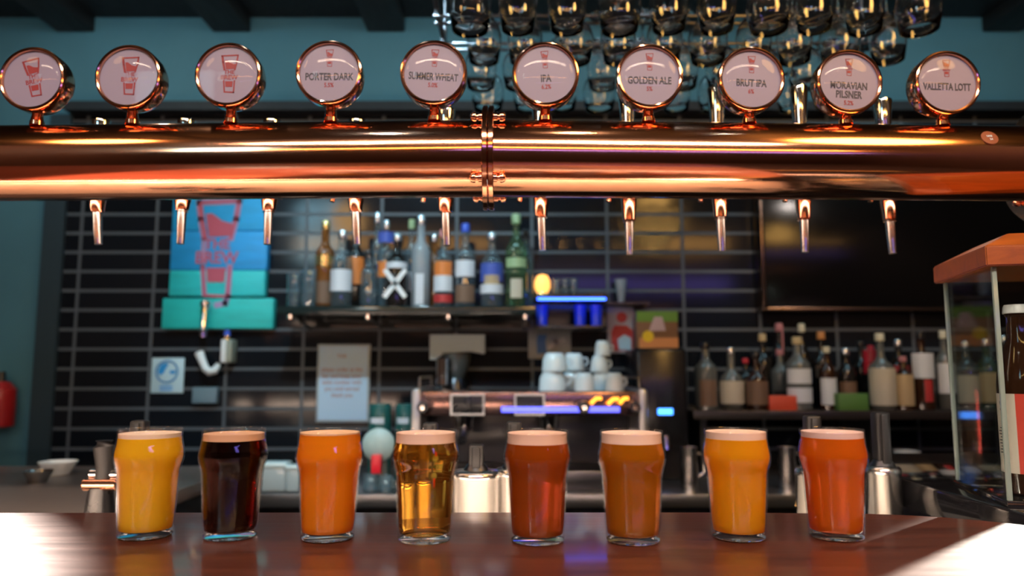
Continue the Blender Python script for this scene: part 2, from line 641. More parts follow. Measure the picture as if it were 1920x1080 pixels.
pendant('globe_pendant', 1.08, .42, 1.30, .20, (1.0, .54, .14), 24, 'large warm globe pendant over the right end of the bar')
pendant('small_globe_pendant', -1.25, .40, 1.32, .13, (1.0, .56, .20), 14, 'small warm globe pendant over the left end of the bar')
k = 0
for lx, ly in ((-1.6, -.9), (-.75, -1.2), (.1, -.8), (.55, -1.5), (1.4, -1.0), (-.3, -1.8), (1.0, -2.1), (-1.2, -2.1)):
    k += 1
    m = MB(); m.cyl((lx, ly, CF - .03), (lx, ly, CF), .05, .055)
    t = tag(m.build('downlight', BLACK), 'round ceiling downlight behind the camera', 'downlight', 'downlights of the front room')
    m = MB(); m.cyl((lx, ly, CF - .034), (lx, ly, CF - .03), .026)
    m.build('bulb', emit('bulb_cool' if k % 3 == 0 else 'bulb_warm', (.6, .85, 1) if k % 3 == 0 else (1, .78, .55), 420), t)

k = 0  # unseen ceiling bulbs added for sparkle on stemware and bottles
for lx, ly in ((-1.15, .62), (-.45, .58), (.25, .62), (.72, .70), (-1.3, 2.36), (-.6, 2.32), (.12, 2.36), (.80, 2.32), (1.5, 2.36), (.45, 1.18), (-.85, 1.15)):
    k += 1
    m = MB(); m.cyl((lx, ly, CE - .012), (lx, ly, CE), .04, .042)
    t = tag(m.build('downlight', BLACK), 'small round downlight added above the bar for sparkle', 'downlight', 'added small downlights above the bar')
    m = MB(); m.cyl((lx, ly, CE - .015), (lx, ly, CE - .012), .018)
    m.build('bulb', emit('bulb_cool' if k % 2 == 0 else 'bulb_warm', (1, 1, 1), 300), t)

# ------------------------------------------------------------------ copper beer tower
def YP(x):
    return 1.12 + .035 * abs(x + .032)

PR, PZ, JX = .0590, .4983, -.0356
tower = thing('beer_tower', 'long polished copper pipe beer tower bridging over the bar', 'beer tower', (JX, 1.12, 0))

def pipe(name, x0, x1):
    a, b = Vector((x0, YP(x0), PZ)), Vector((x1, YP(x1), PZ))
    d = b - a
    Mx = Matrix.Translation(a) @ d.to_track_quat('Z', 'Y').to_matrix().to_4x4()
    m = MB(); m.lathe([(PR - .002, 0), (PR, 0), (PR, d.length), (PR - .002, d.length)], Mx, 96, closed=True)
    return m.build(name, COPPER, tower)

pipe('pipe', -1.45, JX - .004)
pipe('pipe', JX + .004, .832)

def fill_bar(x0, x1):  # unseen glowing strip added to light the tray and backlight the beers
    m = MB()
    for a_, b_ in ((x0, JX), (JX, x1)):
        pts = [(a_, YP(a_)), (b_, YP(b_))]
        t = bmesh.new()
        vs = [t.verts.new((x, y + dy, z)) for x, y in pts for dy in (.074, .090) for z in (PZ - .020, PZ - .014)]
        for q in ((0, 1, 3, 2), (4, 6, 7, 5), (0, 4, 5, 1), (2, 3, 7, 6), (0, 2, 6, 4), (1, 5, 7, 3)):
            t.faces.new([vs[i] for i in q])
        m.merge(t)
    o = m.build('fill_strip', emit('tower_fill_glow', (1.0, .82, .66), 13), tower)
    o['label'] = 'added warm fill strip hidden behind the pipe, lighting tray and beers'

fill_bar(-1.4, .80)

def flange(x, r, halves=True):
    fl = MB()
    d = Vector((1, .035 * (1 if x > JX + .1 else 0), 0)).normalized()
    c = Vector((x, YP(x), PZ))
    for s0, s1 in ((-.0085, -.0007), (.0007, .0085)):
        Mx = Matrix.Translation(c + d * s0) @ d.to_track_quat('Z', 'Y').to_matrix().to_4x4()
        L = s1 - s0
        fl.lathe([(PR - .004, 0), (r - .001, 0), (r, .001), (r, L - .001), (r - .001, L), (PR - .004, L)], Mx, 72, closed=True)
    f = fl.build('flange', COPPER, tower)
    for k in range(4):
        a = math.radians(50 + 90 * k)
        off = Vector((0, -math.cos(a), math.sin(a))) * (PR + .0085)
        bo = MB()
        bc = c + off
        for sg in (-1, 1):
            Mx = Matrix.Translation(bc + d * sg * .0085) @ (d * sg).to_track_quat('Z', 'Y').to_matrix().to_4x4()
            bo.lathe([(0, 0), (.0062, 0), (.0062, .005), (.004, .006), (.004, .009), (.0072, .0095), (.0078, .0125), (.006, .0165), (.003, .018), (0, .0182)], Mx, 14)
        bo.build('bolt', COPPER, f)

flange(JX, .0795)
flange(.842, .0930)
# the two ends: an elbow and a leg down to the counters
def leg(sgn, x, zb):
    y = YP(x)
    pts = [Vector((x, y, PZ))]
    for k in range(1, 11):
        a = k / 10 * PI / 2
        pts.append(Vector((x + sgn * (.0 + .17 * math.sin(a)), y, PZ - .17 * (1 - math.cos(a)))))
    pts.append(Vector((x + sgn * .17, y, zb)))
    m = MB(); m.tube(pts, PR, 40)
    m.build('leg', COPPER, tower)
    m = MB(); m.cyl((x + sgn * .17, y, zb), (x + sgn * .17, y, zb + .012), .085, seg=40, bev=.002)
    m.build('foot_plate', COPPER, tower)

leg(-1, -1.45, -.13)
pipe('pipe', .852, 1.40)
leg(1, 1.40, -.004)
# round sticker near the right end
sx = P(1850, 273, 1.10)
m = MB()
ang = math.radians(24)
Ms = Matrix.Translation((sx.x, YP(sx.x) - (PR + .0002) * math.cos(ang), PZ + (PR + .0002) * math.sin(ang))) @ Matrix.Rotation(-ang, 4, 'X') @ UPR
for k in range(1):
    m.lathe([(0, .0012), (.0085, .0012), (.0125, .0008), (.0125, -.003), (0, -.003)], Ms, 32)
st = m.build('round_sticker', pm('rust_sticker', (.16, .030, .010), .6), tower)
m = MB(); m.text('LINE', .0042, Ms @ Matrix.Translation((0, .0025, .0014)), .0003)
m.text('24', .0045, Ms @ Matrix.Translation((.001, -.0035, .0014)), .0003)
m.build('lettering', PAPER, st)

# ------------------------------------------------------------------ emblem of the bar: a pint glass with THE BREW over it
def emblem(m, M, h=.0004, lw=.035, fine=True):
    U = [(-.41, .96), (.41, 1.0), (.37, .66), (.30, .22)]
    m.stroke([(-.27, .22), (-.36, .62), (-.41, .96), (.42, 1.0), (.37, .62), (.28, .22)], lw, h, M)
    m.stroke([(-.35, .90), (-.30, .60), (-.22, .24)], lw * .6, h, M)
    m.prism([(-.26, .72), (-.14, .74), (-.02, .66), (.08, .58), (.18, .55), (.31, .52), (.27, .26), (-.18, .24)], h, M)
    m.text('THE', .30, M @ Matrix.Translation((0, .085, h / 2)), h, bold=.022, wide=.98)
    m.text('BREW', .34, M @ Matrix.Translation((0, -.20, h / 2)), h, bold=.022, wide=.96)
    m.prism([(-.20, -.40), (.20, -.40), (.18, -.70), (-.17, -.70)], h, M)
    m.stroke([(-.27, -.38), (-.22, -.92)], lw, h, M)
    m.stroke([(.28, -.38), (.26, -.99), (-.22, -.97)], lw, h, M)
    return m


# ------------------------------------------------------------------ tap badges
MR = .0502
KB = 1.12                        # badge scale
badge_px = [(61, 148), (241, 144), (428, 140), (617, 136), (813, 136), (1023, 139), (1218, 143), (1409, 148), (1592, 153), (1776, 155)]
words = [None, None, None, (['PORTER DARK'], '5.5%'), (['SUMMER WHEAT'], '5.0%'), (['IPA'], '6.2%'), (['GOLDEN ALE'], '5%'),
         (['BRUT IPA'], '6%'), (['MORAVIAN', 'PILSNER'], '5.2%'), (['VALLETTA LOTT'], None)]
blabel = ['round copper tap badge with large red emblem, first from the left, emblem tilted',
          'round copper tap badge with large red emblem, second from the left end of the pipe',
          'round copper tap badge with large red emblem beside the porter dark badge',
          'round copper tap badge lettered PORTER DARK',
          'round copper tap badge lettered SUMMER WHEAT, left of the pipe joint',
          'round copper tap badge lettered only IPA, right of the pipe joint',
          'round copper tap badge lettered GOLDEN ALE',
          'round copper tap badge lettered BRUT IPA',
          'round copper tap badge lettered PILSNER with a bright orange rim',
          'round copper tap badge with pale washed-out lettering, last at the right end']
brot = [.22, .0, .0, 0, -.06, .05, -.02, -.05, -.06, -.03]
for i, (px, py) in enumerate(badge_px):
    x0 = P(px, py, 1.08).x
    yp = YP(x0)
    c = P(px, py, yp - .045)
    t = thing('tap_badge', blabel[i], 'tap badge', (c.x, yp, PZ + PR), 'round tap badges along the copper pipe')
    M = Matrix.Translation(c) @ UPR @ Matrix.Scale(KB, 4)          # local +z towards the camera, origin at the face plane
    m = MB()
    MR, MRW = .0448, MR
    m.lathe([(0, -.034), (.030, -.034), (.038, -.032), (.0425, -.027), (.0442, -.020), (MR, -.006), (MR, .001), (MR - .0008, .0028), (MR - .0028, .0036),
             (MR - .0046, .0028), (MR - .0052, .0008), (MR - .0052, -.004), (0, -.004)], M, 72)
    case = m.build('case', COPPER, t)
    m = MB(); m.lathe([(0, -.004), (MR - .0053, -.004), (MR - .0053, -.0008), (0, -.0008)], M, 64)
    fc = m.build('face', FACE, t)
    m = MB()
    n = 9
    R = MR - .0050
    prof = [(0, .0105)] + [(R * math.sin(a * PI / 2 / n), .0006 + .0099 * math.cos(a * PI / 2 / n)) for a in range(1, n)] + [(R, .0004), (0, .0004)]
    m.lathe(prof, M, 64)
    m.build('lens', DOME, t)
    big = words[i] is None
    e = MB()
    R2 = Matrix.Rotation(brot[i], 4, 'Z')
    if big:
        emblem(e, M @ R2 @ Matrix.Translation((.001, .0015, -.0008)) @ Matrix.Scale(.0262, 4), .012, .075)
    else:
        emblem(e, M @ R2 @ Matrix.Translation((0, .0205, -.0008)) @ Matrix.Scale(.0118, 4), .03, .06)
    e.build('emblem', RED, fc)
    if not big:
        lines, pct = words[i]
        e = MB()
        for q, ln in enumerate(lines):
            wd = .62 if len(ln) > 11 else .70
            e.text(ln, .0140, M @ R2 @ Matrix.Translation((0, -.006 - .0125 * q, -.0006)), .0004, bold=.026, wide=wd)
        e.build('lettering', INK, fc)
        if pct:
            e = MB(); e.text(pct, .0085, M @ R2 @ Matrix.Translation((0, -.0175 - .0125 * (len(lines) - 1), -.0006)), .0004, bold=.02, wide=.8)
            e.build('strength', RED, fc)
    MR = MRW
    # stem down to the pipe
    zb = PZ + math.sqrt(max(0, PR ** 2 - .02 ** 2))
    zt = c.z - math.sqrt(MR ** 2 - .008 ** 2) + .004
    m = MB()
    m.lathe([(0, -.004), (.0105, -.004), (.0102, .002), (.0094, .003), (.0080, (zt - zb) * .6), (.0068, zt - zb + .003), (0, zt - zb + .003)], Matrix.Translation((c.x, c.y + .018, zb)), 24)
    m.build('stem', COPPER, t)

# ------------------------------------------------------------------ beer taps on the far side of the pipe
tips = [(187, 459), (340, 458), (503, 459), (671, 459), (838, 461), (1017, 470), (1180, 478), (1353, 472), (1508, 474), (1672, 476)]
htop = [226, 226, 226, 226, 205, 184, 172, 166, 164, 188]
lean = [.010, .001, .001, .006, .004, .003, -.0005, .001, -.002, .002]
ords = ['first', 'second', 'third', 'fourth', 'fifth']
for i, (px, py) in enumerate(tips):
    YT = 1.294 + .022 * abs(px - 915) / 900
    tip = P(px, py, YT)
    top = P(px, 372, YT)
    yp = YP(tip.x)
    x = tip.x - lean[i]
    side = 'left' if i < 5 else 'right'
    if i < 5:
        lab = f'copper beer tap with steel spout, {ords[i]} of those left of the pipe joint'
    else:
        lab = f'copper beer tap with steel spout, {ords[i-5]} of those right of the pipe joint'
    t = thing('beer_tap', lab, 'beer tap', (x, yp + PR, PZ), 'beer taps along the far side of the copper pipe')
    zmid = tip.z + .058
    m = MB()
    m.tube([(x, yp + PR + .002, PZ), (x, YT - .030, PZ), (x, YT - .012, PZ - .004)], [.013, .013, .013], 18)
    m.cyl((x, yp + PR - .002, PZ), (x, yp + PR + .008, PZ), .020, seg=24, bev=.002)
    m.build('shank', COPPER, t)
    m = MB()
    m.tube([(x, YT, PZ + .030), (x, YT, PZ + .012), (x, YT, PZ - .01), (x, YT, top.z + .008), (x + lean[i] * .15, YT - .001, top.z - .004), (x + lean[i] * .3, YT - .002, zmid + .004), (x + lean[i] * .32, YT - .002, zmid)],
           [.012, .0150, .0155, .0145, .0140, .0112, .0108], 22)
    m.build('body', COPPER, t)
    m = MB()
    m.tube([(x + lean[i] * .3, YT - .002, zmid + .006), (x + lean[i] * .65, YT - .003, tip.z + .025), (tip.x, YT - .004, tip.z)], [.0083, .0074, .0065], 18)
    m.build('spout', STEEL, t)
    m = MB()
    hz = P(px, htop[i], YT + .01).z
    z0 = PZ + .030
    L = max(.03, hz - z0)
    tilt = .0 if i < 8 else -.006
    m.lathe([(0, 0), (.0085, 0), (.0095, L * .1), (.0106, L * .35), (.0132, L * .7), (.0168, L * .97), (.0160, L), (.0136, L), (.0120, L - .006), (0, L - .008)], Matrix.Translation((x, YT, z0 - .004)), 26)
    m.build('handle', CHROME, t)
    m = MB()
    lx = x - .035 if i not in (0, 1, 2) else x + .027
    dn = .026 if i >= 3 else .010
    m.tube([(x, YT - .008, PZ - .012), ((x + lx) / 2, YT - .010, PZ - .014), (lx, YT - .012, top.z + .008), (lx - .003, YT - .014, top.z - dn * .35)], [.0042, .0042, .0040, .0046], 12)
    m.build('flow_lever', COPPER, t)

# ------------------------------------------------------------------ beers
prof_out = [(0, .0004), (.0250, 0), (.0266, .0006), (.0273, .0022), (.0284, .016), (.0300, .042), (.0311, .060), (.0316, .067), (.0328, .0725), (.0345, .0785), (.0354, .0835),
            (.0354, .0865), (.0347, .0910), (.0336, .0960), (.0329, .1005), (.0326, .105), (.0328, .1115), (.0322, .1125)]
prof_in = [(.0314, .1115), (.0312, .105), (.0315, .1005), (.0322, .0960), (.0333, .0910), (.0339, .0865), (.0339, .0835), (.0331, .0785), (.0315, .0730), (.0302, .067), (.0297, .060),
           (.0286, .042), (.0271, .016), (.0262, .0085), (.0245, .0068), (0, .0064)]
full = prof_out + prof_in
mi = [1 if k < 3 else 0 for k in range(len(prof_out) - 1)] + [0] * len(prof_in)
for k in range(len(full) - 1):
    if k >= len(full) - 3:
        mi[k] = 1
inner = sorted([(r, z) for r, z in prof_in if r > 0], key=lambda q: q[1])

def rin(z):
    for (r0, z0), (r1, z1) in zip(inner, inner[1:]):
        if z0 <= z <= z1:
            return r0 + (r1 - r0) * (z - z0) / (z1 - z0)
    return inner[-1][0]

# (base centre px, haze, diffuse colour, absorption colour, density, foam bottom, foam top, foam colour, label)
beers = [
    (272, 1005, .93, (1.0, .68, .025), (1, .6, .1), 20, .1035, .1075, (.80, .62, .50), 'half-pint of bright hazy yellow beer, leftmost in the row, lit from the left'),
    (431.5, 1006, .10, (.03, .006, .003), (.60, .04, .02), 150, .1010, .1075, (.66, .38, .24), 'half-pint of black stout with a tan head'),
    (614, 1009, .92, (1.0, .36, .012), (1, .45, .05), 30, .1080, .1092, (.80, .50, .30), 'half-pint of cloudy orange beer filled to the brim with hardly any head'),
    (796, 1012,   .14, (.85, .30, .015), (1.0, .76, .04), 56, .1000, .1095, (.82, .56, .46), 'half-pint of clear amber beer with a pinkish head, fourth from the left'),
    (1008, 1014, .62, (.60, .13, .008), (1.0, .30, .03), 60, .0995, .1095, (.80, .52, .42), 'half-pint of deep copper-red ale with a thick pinkish head, nearest the pipe joint'),
    (1187, 1014, .55, (.78, .29, .008), (1.0, .50, .04), 55, .1000, .1097, (.86, .60, .50), 'half-pint of dull golden-brown ale with a pinkish head, third from the right'),
    (1385.5, 1008, .92, (1.0, .50, .012), (1, .5, .06), 25, .1030, .1097, (.86, .60, .50), 'half-pint of cloudy golden-orange beer with a thin head, second from the right'),
    (1568.5, 1007, .70, (1.0, .24, .010), (1.0, .35, .02), 45, .1040, .1095, (.74, .52, .50), 'half-pint of glowing red-orange ale, rightmost in the row'),
]
for i, (bx, by, haze, cd, ca, dens, f0, f1, fcol, lab) in enumerate(beers):
    YG = CAMZ
    # where the line of sight to the base centre meets the bar top
    p1 = P(bx, by, 1.0)
    s_ = CAMZ / (CAMZ - p1.z)
    loc = Vector((p1.x * s_, s_, 0))
    M = Matrix.Translation(loc)
    t = thing('beer_glass', lab, 'glass of beer', loc, 'half-pint beer glasses in a row on the bar')
    m = MB(); m.lathe(full, M, 72, mi)
    m.build('glass', [BGLASS, BBASE], t, smooth=50)
    e = .00025
    bp = [(0, .0062)] + [(rin(z) - e if z > .0068 else .0243, z) for z in (.0068, .0085, .016, .042, .060, .067, .073, .0785, .0835, .0865, .0910, .0960) if z < f0] + [(rin(f0) - e, f0), (0, f0)]
    m = MB(); m.lathe(bp, M, 64)
    m.build('beer', beer_mat('beer_%d' % i, haze, cd, ca, dens), t, smooth=50)
    if f1 - f0 > 0:
        m = MB()
        m.lathe([(0, f0 + .0001), (rin(f0) - e, f0 + .0001), (rin((f0 + f1) / 2) - e, (f0 + f1) / 2), (rin(f1) - e, f1 + .0004), (rin(f1) - .004, f1 - .0004), (rin(f1) - .012, f1 + .0002), (0, f1 + .0004)], M, 64)
        m.build('foam', pm('foam_%d' % i, tuple(q * .82 for q in fcol), .7), t, smooth=60)

# ------------------------------------------------------------------ display case with a bottle
A = Vector((.655, 1.008, 0)); B = Vector((.697, 1.195, 0))
d1 = (B - A).normalized(); d2 = Vector((d1.y, -d1.x, 0))
MC = Matrix(((d2.x, d1.x, 0, A.x), (d2.y, d1.y, 0, A.y), (0, 0, 1, 0), (0, 0, 0, 1)))   # local x along the front, y into depth
CW, CD = .30, (B - A).length
ct = thing('display_case', 'small glass display case with hipped orange wooden lid at the right edge', 'display case', A + d2 * CW / 2)
m = MB(); m.box(-.004, CW + .004, -.004, CD + .004, -.004, .004, .001, 0, MC)
m.build('base', pm('black_mirror', (.012, .012, .013), .04), ct)
g = .004
for nm, q in (('front_pane', (g, CW - g, 0, g)), ('side_pane', (0, g, 0, CD)), ('back_pane', (g, CW - g, CD - g, CD)), ('side_pane', (CW - g, CW, 0, CD))):
    m = MB(); m.box(*q, .004, .315, 0, 0, MC)
    m.build(nm, CASEGL, ct)
for qx, qy in ((-.002, -.002), (CW - .004, -.002), (-.002, CD - .004), (CW - .004, CD - .004)):
    m = MB(); m.box(qx, qx + .006, qy, qy + .006, .004, .315, .001, 0, MC)
    m.build('corner_strip', CASEEDGE, ct)

m = MB()
o_ = .012
z0, z1, z2 = .315, .342, .366
lo = [(-o_, -o_), (CW + o_, -o_), (CW + o_, CD + o_), (-o_, CD + o_)]
ii = .035
hi = [(ii, ii), (CW - ii, ii), (CW - ii, CD - ii), (ii, CD - ii)]
t = bmesh.new()
r0 = [t.verts.new((x, y, z0)) for x, y in lo]; r1 = [t.verts.new((x, y, z1)) for x, y in lo]; r2 = [t.verts.new((x, y, z2)) for x, y in hi]
t.faces.new(r0[::-1]); t.faces.new(r2)
for ra, rb in ((r0, r1), (r1, r2)):
    for k in range(4):
        t.faces.new((ra[k], ra[(k + 1) % 4], rb[(k + 1) % 4], rb[k]))
bmesh.ops.bevel(t, geom=t.edges[:], offset=.0015, segments=2, affect='EDGES')
m.merge(t, 0, MC)
m.build('lid', CASEWOOD, ct, smooth=25)
# the bottle inside
bl = MC @ Vector((.048, .060, .0045))
bb = thing('beer_bottle', 'brown crown-capped bottle with white and red label inside the glass case', 'bottle', bl)
M = Matrix.Translation(bl)
m = MB(); m.lathe([(0, 0), (.028, 0), (.0305, .003), (.0305, .150), (.0290, .165), (.0200, .195), (.0150, .215), (.0135, .245), (.0150, .247), (.0150, .256), (.0130, .257), (0, .257)], M, 40)
m.build('body', BROWNB, bb)
m = MB()
for k in range(1):
    pr = []
    m.lathe([(0, .2565), (.0135, .2565), (.0168, .2500), (.0172, .2505), (.0160, .2590), (.0145, .2625), (0, .2632)], M, 42)
m.build('crown_cap', WHITE, bb)

def label_arc(m, M, r, z0, z1, a0, a1, mi=0, n=16, th=.0006):
    ring = []
    for k in range(n + 1):
        a = math.radians(a0 + (a1 - a0) * k / n)
        ring.append([m.bm.verts.new(M @ Vector((q * math.cos(a), q * math.sin(a), z))) for q, z in ((r, z0), (r + th, z0), (r + th, z1), (r, z1))])
    for u, v in zip(ring, ring[1:]):
        for k in range(4):
            m.bm.faces.new((u[k], u[(k + 1) % 4], v[(k + 1) % 4], v[k])).material_index = mi
    m.bm.faces.new(ring[0]).material_index = mi
    m.bm.faces.new(ring[-1]).material_index = mi

m = MB()
label_arc(m, M, .0306, .030, .150 - .012, 150, 219, 0)
label_arc(m, M, .0306, .030, .150 - .012, 219, 390, 1)
lb = m.build('label', [pm('cream_label', (.62, .55, .48), .6), pm('red_label', (.62, .050, .030), .6)], bb)
m = MB()
Ml = M @ Matrix.Rotation(math.radians(184 + 90), 4, 'Z') @ Matrix.Translation((0, -.0314, .118)) @ UPR
emblem(m, Ml @ Matrix.Scale(.009, 4), .04, .08)
for k in range(9):
    wd = .014 if k % 3 else .010
    m.box(-wd * .5 - .001, wd * .5 - .001, -.0003, .0003, -.028 - .0042 * k, -.0267 - .0042 * k, 0, 0, M @ Matrix.Rotation(math.radians(184 + 90), 4, 'Z') @ Matrix.Translation((0, -.0313, .118)))
m.build('print', INK, lb)

# ------------------------------------------------------------------ hanging stemware on its rack
wine = [(0, .108), (.012, .106), (.024, .0985), (.0345, .083), (.0398, .060), (.0378, .030), (.0326, .001), (.0330, 0), (.0338, .0008),
        (.0390, .030), (.0411, .060), (.0358, .084), (.0250, .1000), (.0130, .1085), (.0065, .114), (.0040, .122), (.0034, .150), (.0036, .175), (.0060, .183), (.018, .187), (.0330, .1895), (.0333, .191), (0, .1915)]
balloon = [(r * 1.12 if z < .115 else r, z * .92 if z < .115 else z) for r, z in wine]
RACKX0, RACKX1 = -.14, .98
rz0 = .885
protos = {}
rows = [(1.50, 'front row'), (1.66, 'second row'), (1.82, 'third row'), (1.98, 'back row')]
cnt = 0
names_col = ['first', 'second', 'third', 'fourth', 'fifth', 'sixth', 'seventh', 'eighth', 'ninth', 'tenth']
for ri, (yy, rn) in enumerate(rows):
    for ci in range(10):
        xx = -.085 + ci * .104 + (.018 if ri % 2 else 0) + random.uniform(-.008, .008)
        kind = 'wine' if (ci + ri) % 3 else 'balloon'
        if kind not in protos:
            m = MB(); m.lathe(wine if kind == 'wine' else balloon, None, 40)
            o = m.build('wine_glass', STEM, None, smooth=60)
            protos[kind] = o
        else:
            o = protos[kind].copy(); C.objects.link(o)
        o.location = (xx, yy, rz0 + random.uniform(-.002, .002))
        o.rotation_euler = (0, 0, random.uniform(0, 6))
        kd = 'round-bowled' if kind == 'balloon' else 'tulip'
        tag(o, f'clear {kd} wine glass, {names_col[ci]} from the left in the {rn} of the rack', 'wine glass', 'wine glasses hanging upside down from the rack')
rack = thing('glass_rack', 'black metal rack under the ceiling holding the hanging wine glasses', 'glass rack', (.42, 1.74, CE))
m = MB()
for ri, (yy, rn) in enumerate(rows):
    for s_ in (-1, 1):
        m.box(-.20, 1.0, yy + s_ * .020 - .004, yy + s_ * .020 + .004, rz0 + .176, rz0 + .183, .001)
m.build('rails', DARKSTEEL, rack)
for xx in (-.19, .405, .99):
    m = MB(); m.box(xx - .006, xx + .006, 1.44, 2.04, rz0 + .197, rz0 + .212, .001)
    if xx != .405:
        for yy, rn in rows:
            m.box(xx - .005, xx + .005, yy - .024, yy + .024, rz0 + .182, rz0 + .199)
    m.build('cross_bar', DARKSTEEL, rack)
for xx in (-.19, .99):
    for yy in (1.46, 2.02):
        m = MB(); m.cyl((xx, yy, rz0 + .205), (xx, yy, CE), .006)
        m.build('rod', DARKSTEEL, rack)

# ------------------------------------------------------------------ back counter and shelves
CZ = -.20
bc = thing('back_counter', 'long dark steel back counter along the black tiled wall', 'counter', (0, 2.7, FL))
m = MB(); m.box(-1.75, 2.3, 2.32, 2.992, CZ - .04, CZ, .003)
m.build('counter_top', pm('counter_steel', (.22, .22, .23), .30, .9), bc)
m = MB(); m.box(-1.75, 2.3, 2.36, 2.98, FL, CZ - .04)
m.build('cabinet', BLACKMATT, bc)
SZ = P(800, 578, 2.80).z
sx0, sx1 = P(535, 578, 2.8).x, P(1003, 578, 2.8).x
sh = thing('bottle_shelf', 'dark glass shelf on the tiles carrying the clear spirit bottles', 'shelf', (0, 2.9, SZ))
m = MB(); m.box(sx0, sx1, 2.70, 3.0, SZ - .030, SZ, .002)
m.build('shelf_board', pm('smoked_glass', (.012, .022, .022), .10), sh)
for bx in (545, 690, 841, 985):
    x = P(bx, 592, 2.72).x
    m = MB(); m.tube([(x, 2.995, SZ - .065), (x, 2.9, SZ - .05), (x, 2.74, SZ - .034)], [.008, .008, .008], 12)
    m.cyl((x, 2.72, SZ - .046), (x, 2.72, SZ - .028), .012)
    m.build('bracket', CHROME, sh)
SZ2 = P(1500, 768, 2.74).z
sx2, sx3 = P(1290, 768, 2.74).x, 2.3
sh2 = thing('whisky_shelf', 'low dark shelf at the right carrying the brown spirit bottles', 'shelf', (1.4, 2.85, SZ2))
m = MB(); m.box(sx2, sx3, 2.66, 3.0, SZ2 - .03, SZ2, .002)
m.build('shelf_board', pm('dark_shelf', (.020, .016, .015), .3), sh2)
for xx in (sx2 + .05, 1.3, 2.0):
    m = MB(); m.box(xx - .012, xx + .012, 2.72, 2.98, CZ, SZ2 - .03)
    m.build('support', BLACKMATT, sh2)

SHAPES = {
    'std': [(.0, 0), (.90, 0), (1, .012), (1, .58), (.92, .64), (.55, .71), (.36, .76), (.33, .93), (.36, .935), (.36, .95), (0, .95)],
    'tall': [(.0, 0), (.92, 0), (1, .01), (1, .62), (.85, .67), (.50, .72), (.42, .76), (.40, .94), (0, .95)],
    'squat': [(.0, 0), (.90, 0), (1, .02), (1, .48), (.93, .56), (.45, .64), (.30, .70), (.28, .93), (.31, .94), (.31, .95), (0, .95)],
    'flask': [(.0, 0), (.70, 0), (.90, .04), (1, .20), (1, .38), (.85, .52), (.42, .62), (.30, .67), (.28, .93), (0, .95)],
    'taper': [(.0, 0), (.75, 0), (.80, .01), (1, .50), (.95, .60), (.45, .70), (.35, .75), (.34, .94), (0, .95)],
}


def bottle(px, ptop, pbase, wpx, Y, shape, glass, cap, labels, lab, group, zbase, liquid=None):
    """labels: list of (z fraction from, to, material)"""
    mid = (ptop + pbase) / 2
    r = wpx / 2 * px_m(mid, Y)
    b = P(px, pbase, Y); tp = P(px, ptop, Y)
    h = max(.05, tp.z - zbase)
    loc = Vector((b.x, Y, zbase))
    M = Matrix.Translation(loc)
    t = thing('bottle', lab, 'bottle', loc, group)
    pr = [(rr * r, zz * h) for rr, zz in SHAPES[shape]]
    m = MB(); m.lathe(pr, M, 24)
    m.build('body', glass, t, smooth=45)
    nr = pr[-2][0] * 1.12
    m = MB(); m.lathe([(0, .90 * h), (nr, .90 * h), (nr * 1.03, .905 * h), (nr * 1.0, .99 * h), (nr * .9, h), (0, h)], M, 18)
    m.build('cap', cap, t)
    for (za, zb, lm, wide) in labels:
        m = MB(); label_arc(m, M, r * 1.004, za * h, zb * h, 270 - wide, 270 + wide, 0, 14, .0008)
        m.build('label', lm, t)
    if liquid is not None:
        top_f = .5
        m = MB(); m.lathe([(0, .012 * h), (.93 * r, .012 * h), (.94 * r, top_f * h), (0, top_f * h)], M, 20)
        m.build('liquid', liquid, t)
    return t


L_WHITE = pm('white_label', (.62, .64, .68), .6)
L_CREAM = pm('cream_paper_label', (.50, .44, .34), .6)
L_TAN = pm('tan_label', (.45, .32, .17), .6)
L_ORANGE = pm('orange_label', (.70, .20, .04), .5)
L_BLUE = pm('blue_label', (.05, .09, .40), .5)
L_RED = pm('red_bottle_label', (.45, .03, .03), .5)
L_BROWN = pm('brown_label', (.16, .09, .055), .6)
L_BLACK = pm('black_label', (.012, .012, .014), .5)
L_PINK = pm('dusky_pink', (.42, .16, .17), .45)
C_GOLD = pm('gold_cap', (.78, .56, .22), .25, .9)
C_SILVER = pm('silver_cap', (.72, .76, .80), .22, .9)
C_BLACK = BLACK
C_BLUE = pm('blue_cap', (.04, .10, .55), .35)
C_CORK = pm('cork', (.50, .38, .20), .7)
C_CREAM = pm('cream_cap', (.62, .58, .42), .5)
C_RED = pm('red_wax', (.48, .02, .04), .35)
C_GREEN = pm('green_cap', (.30, .42, .22), .4)
C_ORANGE = pm('orange_cap', (.55, .22, .06), .5)
C_PINK = pm('pink_cap', (.75, .28, .28), .4)
W_AMBER = pm('whisky', (.22, .075, .015), .1)
GT = 'spirit bottles on the glass shelf'
